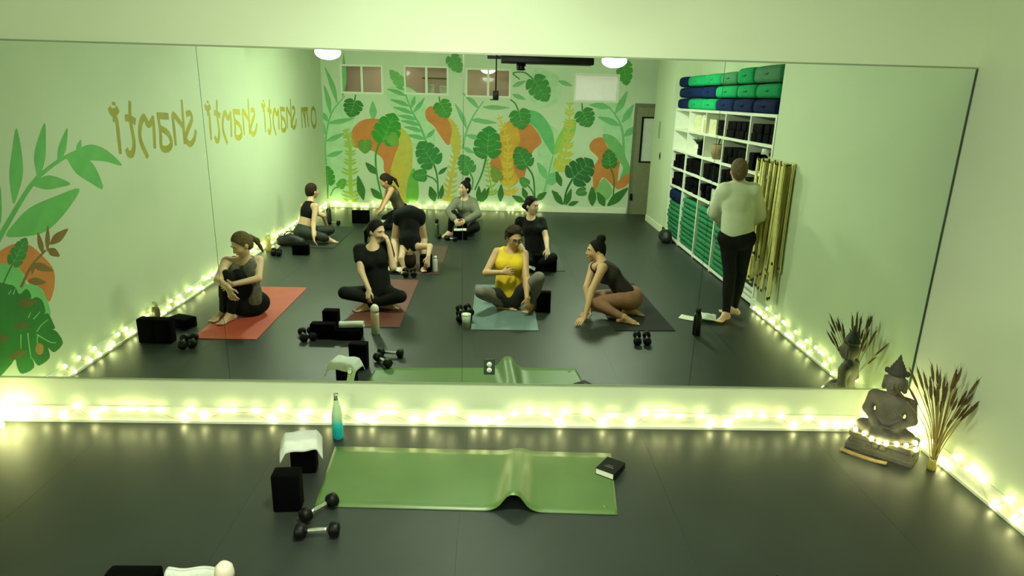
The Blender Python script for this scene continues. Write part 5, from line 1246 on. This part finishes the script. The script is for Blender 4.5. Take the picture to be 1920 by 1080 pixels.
# 4 kneeling by the mural, leaning on straight arms
J = {}; J['P'] = P = Z(752, 396, 0.27); J['N'] = N = Bn(P, 731, 352, 0.48, -1); J['H'] = Bn(N, 723, 340, 0.165, -1)
J['SR'] = Yp(734, 357, N[1]-0.16); J['SL'] = Yp(728, 356, N[1]+0.16)
J['HL'], J['HR'] = hips(P, (0.1, 1, 0)); J['HL'], J['HR'] = J['HR'], J['HL']
J['KR'] = Bn(J['HR'], 722, 404, 0.40, -1); J['KL'] = Bn(J['HL'], 722, 398, 0.40, 1); J['KR'][2] = J['KL'][2] = 0.07
J['AR'] = J['KR']+A3((0.40, 0.02, 0.0)); J['AL'] = J['KL']+A3((0.40, 0.02, 0.0)); J['TR'] = J['AR']+A3((0.15, 0, -0.03)); J['TL'] = J['AL']+A3((0.15, 0, -0.03))
J['ER'] = Bn(J['SR'], 723, 379, 0.27, -1); J['WR'] = Bn(J['ER'], 714, 396, 0.24, -1); J['EL'] = Bn(J['SL'], 721, 377, 0.27, 1); J['WL'] = Bn(J['EL'], 712, 394, 0.24, 1)
person('woman with a ponytail kneeling by the mural, leaning forward on straight arms', J, (-0.85, -0.15, -0.45), (-0.8, -0.1, -0.5), ('tank', mat('taupe_jersey', (96, 90, 66), 0.85, var=0.15)), ('long', BLKC), 'brown', 'pony', SKIN2, 0.011,
       handspec={'R': (A3((-0.6, 0, -0.5)), A3((0, 0, -1))), 'L': (A3((-0.6, 0, -0.5)), A3((0, 0, -1)))})
# 6 grey sweater by the mural, one knee up
J = {}; J['P'] = P = Z(878, 425, 0.12); J['N'] = N = Bn(P, 872, 371, 0.49, -1); J['H'] = Bn(N, 871, 354, 0.16, -1)
J['SL'] = Yp(856, 379, N[1]-0.05); J['SR'] = Yp(887, 380, N[1]+0.03)
J['HL'], J['HR'] = hips(P, (1, 0.2, 0)); J['KL'] = Bn(J['HL'], 850, 402, 0.40, -1); J['KR'] = Bn(J['HR'], 893, 428, 0.36, -1)
J['AL'] = Z(843, 436, 0.06); J['AR'] = Z(868, 438, 0.06); J['TL'] = J['AL']+A3((-0.12, -0.12, -0.04)); J['TR'] = J['AR']+A3((-0.16, -0.04, -0.04))
J['EL'] = Bn(J['SL'], 842, 397, 0.27, -1); J['WL'] = Bn(J['EL'], 852, 412, 0.2, -1); J['ER'] = Bn(J['SR'], 896, 402, 0.27, -1); J['WR'] = Bn(J['ER'], 874, 414, 0.24, -1)
person('person in a loose grey sweater sitting by the mural with one knee up', J, (-0.75, -0.6, 0.05), (-0.2, -1, 0), ('long', mat('grey_marl_knit', (112, 112, 96), 0.9, var=0.15, scale=40), 0.026, 1), ('long', BLKC), 'black', 'bun', SKIN, 0.011)

# ================================================================ MATS, BLOCKS, BOTTLES AROUND THE CLASS (all found in the mirror)
def flat_mat(x0, x1, y0, y1, rgb, label, rz=0.0, rough=0.6):
    """yoga mat; y measured from the mirror; thin sheet with a rounded rim and one slightly curled end"""
    w_, l_ = x1-x0, y1-y0; c = Vector(((x0+x1)/2, -(y0+y1)/2, 0)); nx_, ny_ = 6, 24; vs_ = []; fs = []
    for lay_ in (0.006, 0.0004):
        for j in range(ny_+1):
            for i in range(nx_+1):
                x, y = (i/nx_-0.5)*w_, (j/ny_-0.5)*l_; e = max(0, abs(y)-(l_/2-0.05))
                vs_.append((x, y, lay_+0.9*e*e*(1 if y < 0 else 0.4)))
    N1 = (nx_+1)*(ny_+1)
    for j in range(ny_):
        for i in range(nx_):
            a = j*(nx_+1)+i; fs.append((a, a+1, a+nx_+2, a+nx_+1)); fs.append((N1+a, N1+a+nx_+1, N1+a+nx_+2, N1+a+1))
    rim = list(range(nx_+1))+[j*(nx_+1)+nx_ for j in range(1, ny_+1)]+[ny_*(nx_+1)+i for i in range(nx_-1, -1, -1)]+[j*(nx_+1) for j in range(ny_-1, 0, -1)]
    for k in range(len(rim)): fs.append((rim[(k+1) % len(rim)], rim[k], rim[k]+N1, rim[(k+1) % len(rim)]+N1))
    me = bpy.data.meshes.new('yoga_mat'); me.from_pydata(vs_, [], fs); me.update()
    o = put('yoga_mat', me, mat('mat_rubber_%d_%d_%d' % rgb, rgb, rough, var=0.10, scale=4, bump=0.05, bscale=150)); o.location = c; o.rotation_euler = (0, 0, rz)
    return tag(o, label, 'yoga mat')
flat_mat(-2.81, -2.21, 1.60, 3.33, (176, 70, 52), 'coral red yoga mat under the woman hugging her knees', 0.0)
flat_mat(-1.50, -0.93, 2.00, 3.75, (92, 46, 38), 'maroon yoga mat under the cross-legged woman in black')
flat_mat(-0.21, 0.47, 1.97, 3.60, (92, 112, 110), 'blue-grey yoga mat under the woman in yellow')
flat_mat(1.22, 1.84, 2.02, 3.78, (4, 5, 4), 'black yoga mat under the woman in brown leggings', -0.04, 0.9)
flat_mat(-1.30, -0.70, 4.05, 5.75, (72, 52, 48), 'dull brown yoga mat under the person folding forward')
flat_mat(-3.05, -2.40, 5.45, 7.10, (30, 42, 36), 'dark green yoga mat under the woman in the sports bra')
flat_mat(-2.25, -1.55, 6.75, 8.40, (54, 58, 48), 'grey yoga mat under the kneeling woman by the mural')
flat_mat(-0.85, -0.20, 6.35, 8.05, (44, 56, 50), 'slate yoga mat under the person in the grey sweater')
flat_mat(0.35, 0.98, 4.35, 6.05, (48, 56, 54), 'charcoal yoga mat under the woman in the black scoop tee')
def pair(p, q, lab, grp, dy=0.11):
    dumbbell(p, q, lab, grp)
    off_ = Vector((0.12, 0.0, 0))
    dumbbell(Vector(p)+off_, Vector(q)+off_, lab, grp)
def stick(px, py, ang=1.2, z=0.04):
    c = V(px, py, z); d = Vector((math.cos(ang), math.sin(ang), 0))*0.09; return c-d, c+d
# by the knee-hugger
for k, (px, py) in enumerate(((344, 640), (362, 638))): dumbbell(*stick(px, py, 1.25), 'black dumbbell with bright handle beside the coral mat corner', 'dumbbell pair by the coral mat')
for k, (px, py) in enumerate(((281, 640), (312, 641))): yoga_block(V(px, py), 0.06, 'black yoga block standing by the lettered wall near the coral mat', 'stand', 'block pair by the coral mat')
yoga_block(V(343, 612), 0.4, 'black yoga block lying flat between wall lights and the coral mat', 'flat')
AMBER = mat('smoke_grey_steel', (92, 84, 60), 0.35, var=0.1)
bottle(V(276, 606)+Vector((0.11, 0.02, 0)), [(0.034, 0), (0.037, 0.01), (0.037, 0.14), (0.03, 0.17), (0.022, 0.19)], AMBER, mat('pale_cap', (190, 190, 150), 0.4), [(0.024, 0.185), (0.024, 0.225), (0.018, 0.235), (0.001, 0.236)], 'brown water bottle with pale cap by the lettered wall lights')
# by the cross-legged woman (also just seen at the frame foot, directly)
for px, py in ((568, 627), (585, 625)): dumbbell(*stick(px, py, 1.2), 'black dumbbell with bright handle left of the big black blocks by the maroon mat', 'dumbbell pair by the maroon mat')
bb = V(627, 633)
yoga_block((bb.x-0.10, bb.y, 0), 0.0, 'black yoga block on edge next to the dumbbells by the maroon mat', 'edge')
yoga_block((bb.x-0.06, bb.y-0.16, 0), 0.05, 'black yoga block standing behind two others by the maroon mat', 'stand')
yoga_block((bb.x+0.15, bb.y, 0), 0.0, 'black yoga block under the rolled white towel by the maroon mat', 'flat')
def roll(x, y):
    a = y/0.05*1.2; return (x, 0.030*math.sin(a)+0.004*math.sin(x*40), 0.036+0.028*math.cos(a)*(-1)+0.004*math.sin(x*25))
o = cloth('hand_towel', 0.23, 0.26, 'rolled white hand towel on a black block by the maroon mat', (bb.x+0.17, bb.y, 0.102), 0.0, roll)
PEACH = gradient_mat('peach_to_mint_enamel', [(0.0, (196, 214, 186)), (0.3, (206, 208, 180)), (0.6, (228, 196, 166)), (1.0, (226, 200, 172))])
bottle(V(704, 626), [(0.036, 0), (0.040, 0.01), (0.040, 0.20), (0.039, 0.225)], PEACH, mat('cream_cap', (214, 206, 186), 0.4), [(0.041, 0.226), (0.041, 0.25), (0.036, 0.28), (0.018, 0.30), (0.001, 0.302)], 'tall peach and white water bottle on the floor before the maroon mat')
# by the yellow tank
for px, py in ((862, 592), (878, 590)): dumbbell(*stick(px, py, 1.5), 'black dumbbell lying under others beside the blue-grey mat', 'dumbbell heap by the blue-grey mat')
for px, py in ((864, 580), (879, 578)): dumbbell(*stick(px, py, 1.35, 0.14), 'black dumbbell lying on top of the heap beside the blue-grey mat', 'dumbbells on top of the heap', 0.086)
cpp = V(874, 615); t = thing('tumbler', 'frosted plastic tumbler standing before the dumbbells by the blue-grey mat', 'cup', cpp)
MB().lathe([(0.036, 0), (0.048, 0.14), (0.045, 0.14), (0.034, 0.008), (0.001, 0.008)], 20).build('cup_wall', mat('frosted_plastic', (176, 186, 166), 0.4, var=0.03), t); MB().lathe([(0.049, 0.14), (0.049, 0.150), (0.001, 0.153)], 20).build('lid', VINYL, t)
yoga_block(V(1019, 584), 0.1, 'black yoga block standing alone beside the woman in yellow')
# by the woman in brown leggings and the instructor
for px, py in ((1195, 634), (1213, 634)): dumbbell(*stick(px, py, 1.75), 'black dumbbell with bright handle at the black mat corner', 'dumbbell pair by the black mat')
fl_ = V(1305, 628); bottle(fl_, [(0.036, 0), (0.040, 0.01), (0.040, 0.19), (0.032, 0.22), (0.024, 0.235)], BLACKG, BLACKG, [(0.026, 0.232), (0.026, 0.27), (0.02, 0.28), (0.001, 0.281)], 'black water bottle standing beside the crumpled white towel')
def crumple(x, y): return (x*0.85, y*0.85, 0.012+0.05*math.exp(-(x*x+y*y)*60)+0.016*math.sin(x*34+1)*math.sin(y*29)+0.016)
cloth('hand_towel', 0.26, 0.24, 'crumpled cream towel on the floor beside the black bottle', V(1322, 601), 0.3, crumple)
cloth('paper_sheet', 0.21, 0.15, 'white sheet of paper on the floor beyond the black bottle', V(1293, 597), 0.5, lambda x, y: (x, y, 0.004+0.4*x*x), PAPER, 8, 6, 0.0012, 'paper')
# second row
yoga_block(V(799, 509), 0.1, 'black yoga block under the hand of the person folding forward')
for px, py in ((760, 511), (775, 511)): dumbbell(*stick(px, py, 1.4), 'black dumbbell at the feet of the person folding forward', 'dumbbell pair by the brown mat')
cloth('hand_towel', 0.24, 0.20, 'white towel on the floor by the dumbbells of the person folding forward', V(738, 511), 0.1, crumple)
bottle(V(816, 509), [(0.030, 0), (0.033, 0.01), (0.033, 0.15), (0.02, 0.18)], mat('clear_white', (206, 206, 196), 0.3), WHITE, [(0.022, 0.178), (0.022, 0.21), (0.001, 0.212)], 'slim white bottle beside the block of the person folding forward')
for k, dx in enumerate((0.0, 0.156)): yoga_block(V(1011, 508)+Vector((dx, 0, 0)), 0.0, 'black yoga block in front of the woman in the black scoop tee', 'flat' if False else 'stand', 'block pair by the charcoal mat')
cloth('hand_towel', 0.20, 0.18, 'white towel beside the blocks of the woman in the black scoop tee', V(992, 509), 0.2, crumple)
# back row
bp2 = V(538, 466)
t = thing('duffel_bag', 'small black bag on the floor by the woman in the sports bra', 'bag', (bp2.x+0.02, bp2.y-0.16, 0))
soft('bag_body', [cap((-0.14, 0, 0.08), (0.14, 0, 0.07), 0.08, 0.07, 0.03), ell((0, 0, 0.12), (0.13, 0.08, 0.07)), cutplane((0, 0, 0.003), (0, 0, 1))], mat('black_nylon', (12, 14, 12)), t, 0.012, flip_y=False)
MB().tube(catmull([(-0.10, 0.0, 0.17), (-0.04, 0.02, 0.23), (0.05, 0.02, 0.23), (0.10, 0, 0.17)], 5), 0.010, 6).build('bag_strap', mat('black_webbing', (20, 22, 20)), t)
for px, py in ((513, 472), (523, 473)): dumbbell(*stick(px, py, 1.3), 'black dumbbell on the floor by the small black bag', 'dumbbell pair by the small bag')
yoga_block(V(565, 477), 0.0, 'black yoga block on edge beside the woman in the sports bra', 'edge')
bottle(V(500, 470)+Vector((0.03, 0, 0)), [(0.036, 0), (0.04, 0.01), (0.04, 0.18), (0.025, 0.22)], mat('amber_clear', (190, 176, 84), 0.3), VINYL, [(0.027, 0.218), (0.027, 0.26), (0.001, 0.262)], 'yellowish bottle standing against the lettered wall lights')
bottle(V(617, 414), [(0.04, 0), (0.046, 0.01), (0.046, 0.20), (0.03, 0.23)], mat('dark_steel', (34, 38, 28), 0.35), VINYL, [(0.028, 0.228), (0.03, 0.29), (0.018, 0.33), (0.001, 0.331)], 'dark bottle with pale cap in the mural corner')
dumbbell(*stick(626, 417, 0.3), 'black dumbbell beside the dark bottle in the mural corner')
for k, dx in enumerate((0.0, 0.155)): yoga_block(V(669, 418)+Vector((dx, 0, 0)), 0.0, 'black yoga block on edge in front of the mural lights', 'stand', 'block pair before the mural')
cloth('hand_towel', 0.30, 0.20, 'white towel on the floor before the kneeling woman by the mural', V(722, 421), 0.0, crumple)
bottle(V(819, 440), [(0.034, 0), (0.037, 0.01), (0.037, 0.16), (0.025, 0.20)], mat('grey_green_steel', (70, 84, 66), 0.35), BLACKG, [(0.027, 0.198), (0.03, 0.26), (0.001, 0.262)], 'grey-green bottle with black cap near the person in the grey sweater')
for px, py in ((832, 445), (845, 447)): dumbbell(*stick(px, py, 0.6), 'black dumbbell on the floor before the person in the grey sweater', 'dumbbell pair by the slate mat')
yoga_block(V(863, 449), 0.0, 'black yoga block on edge carrying a white folded cloth', 'edge')
cloth('folded_cloth', 0.20, 0.14, 'white folded cloth lying on a block by the person in the grey sweater', V(863, 449)+Vector((0, 0.0, 0.152)), 0.0, lambda x, y: (x, y, 0.010+0.003*math.sin(x*30)), TOWEL, 10, 8, 0.016)
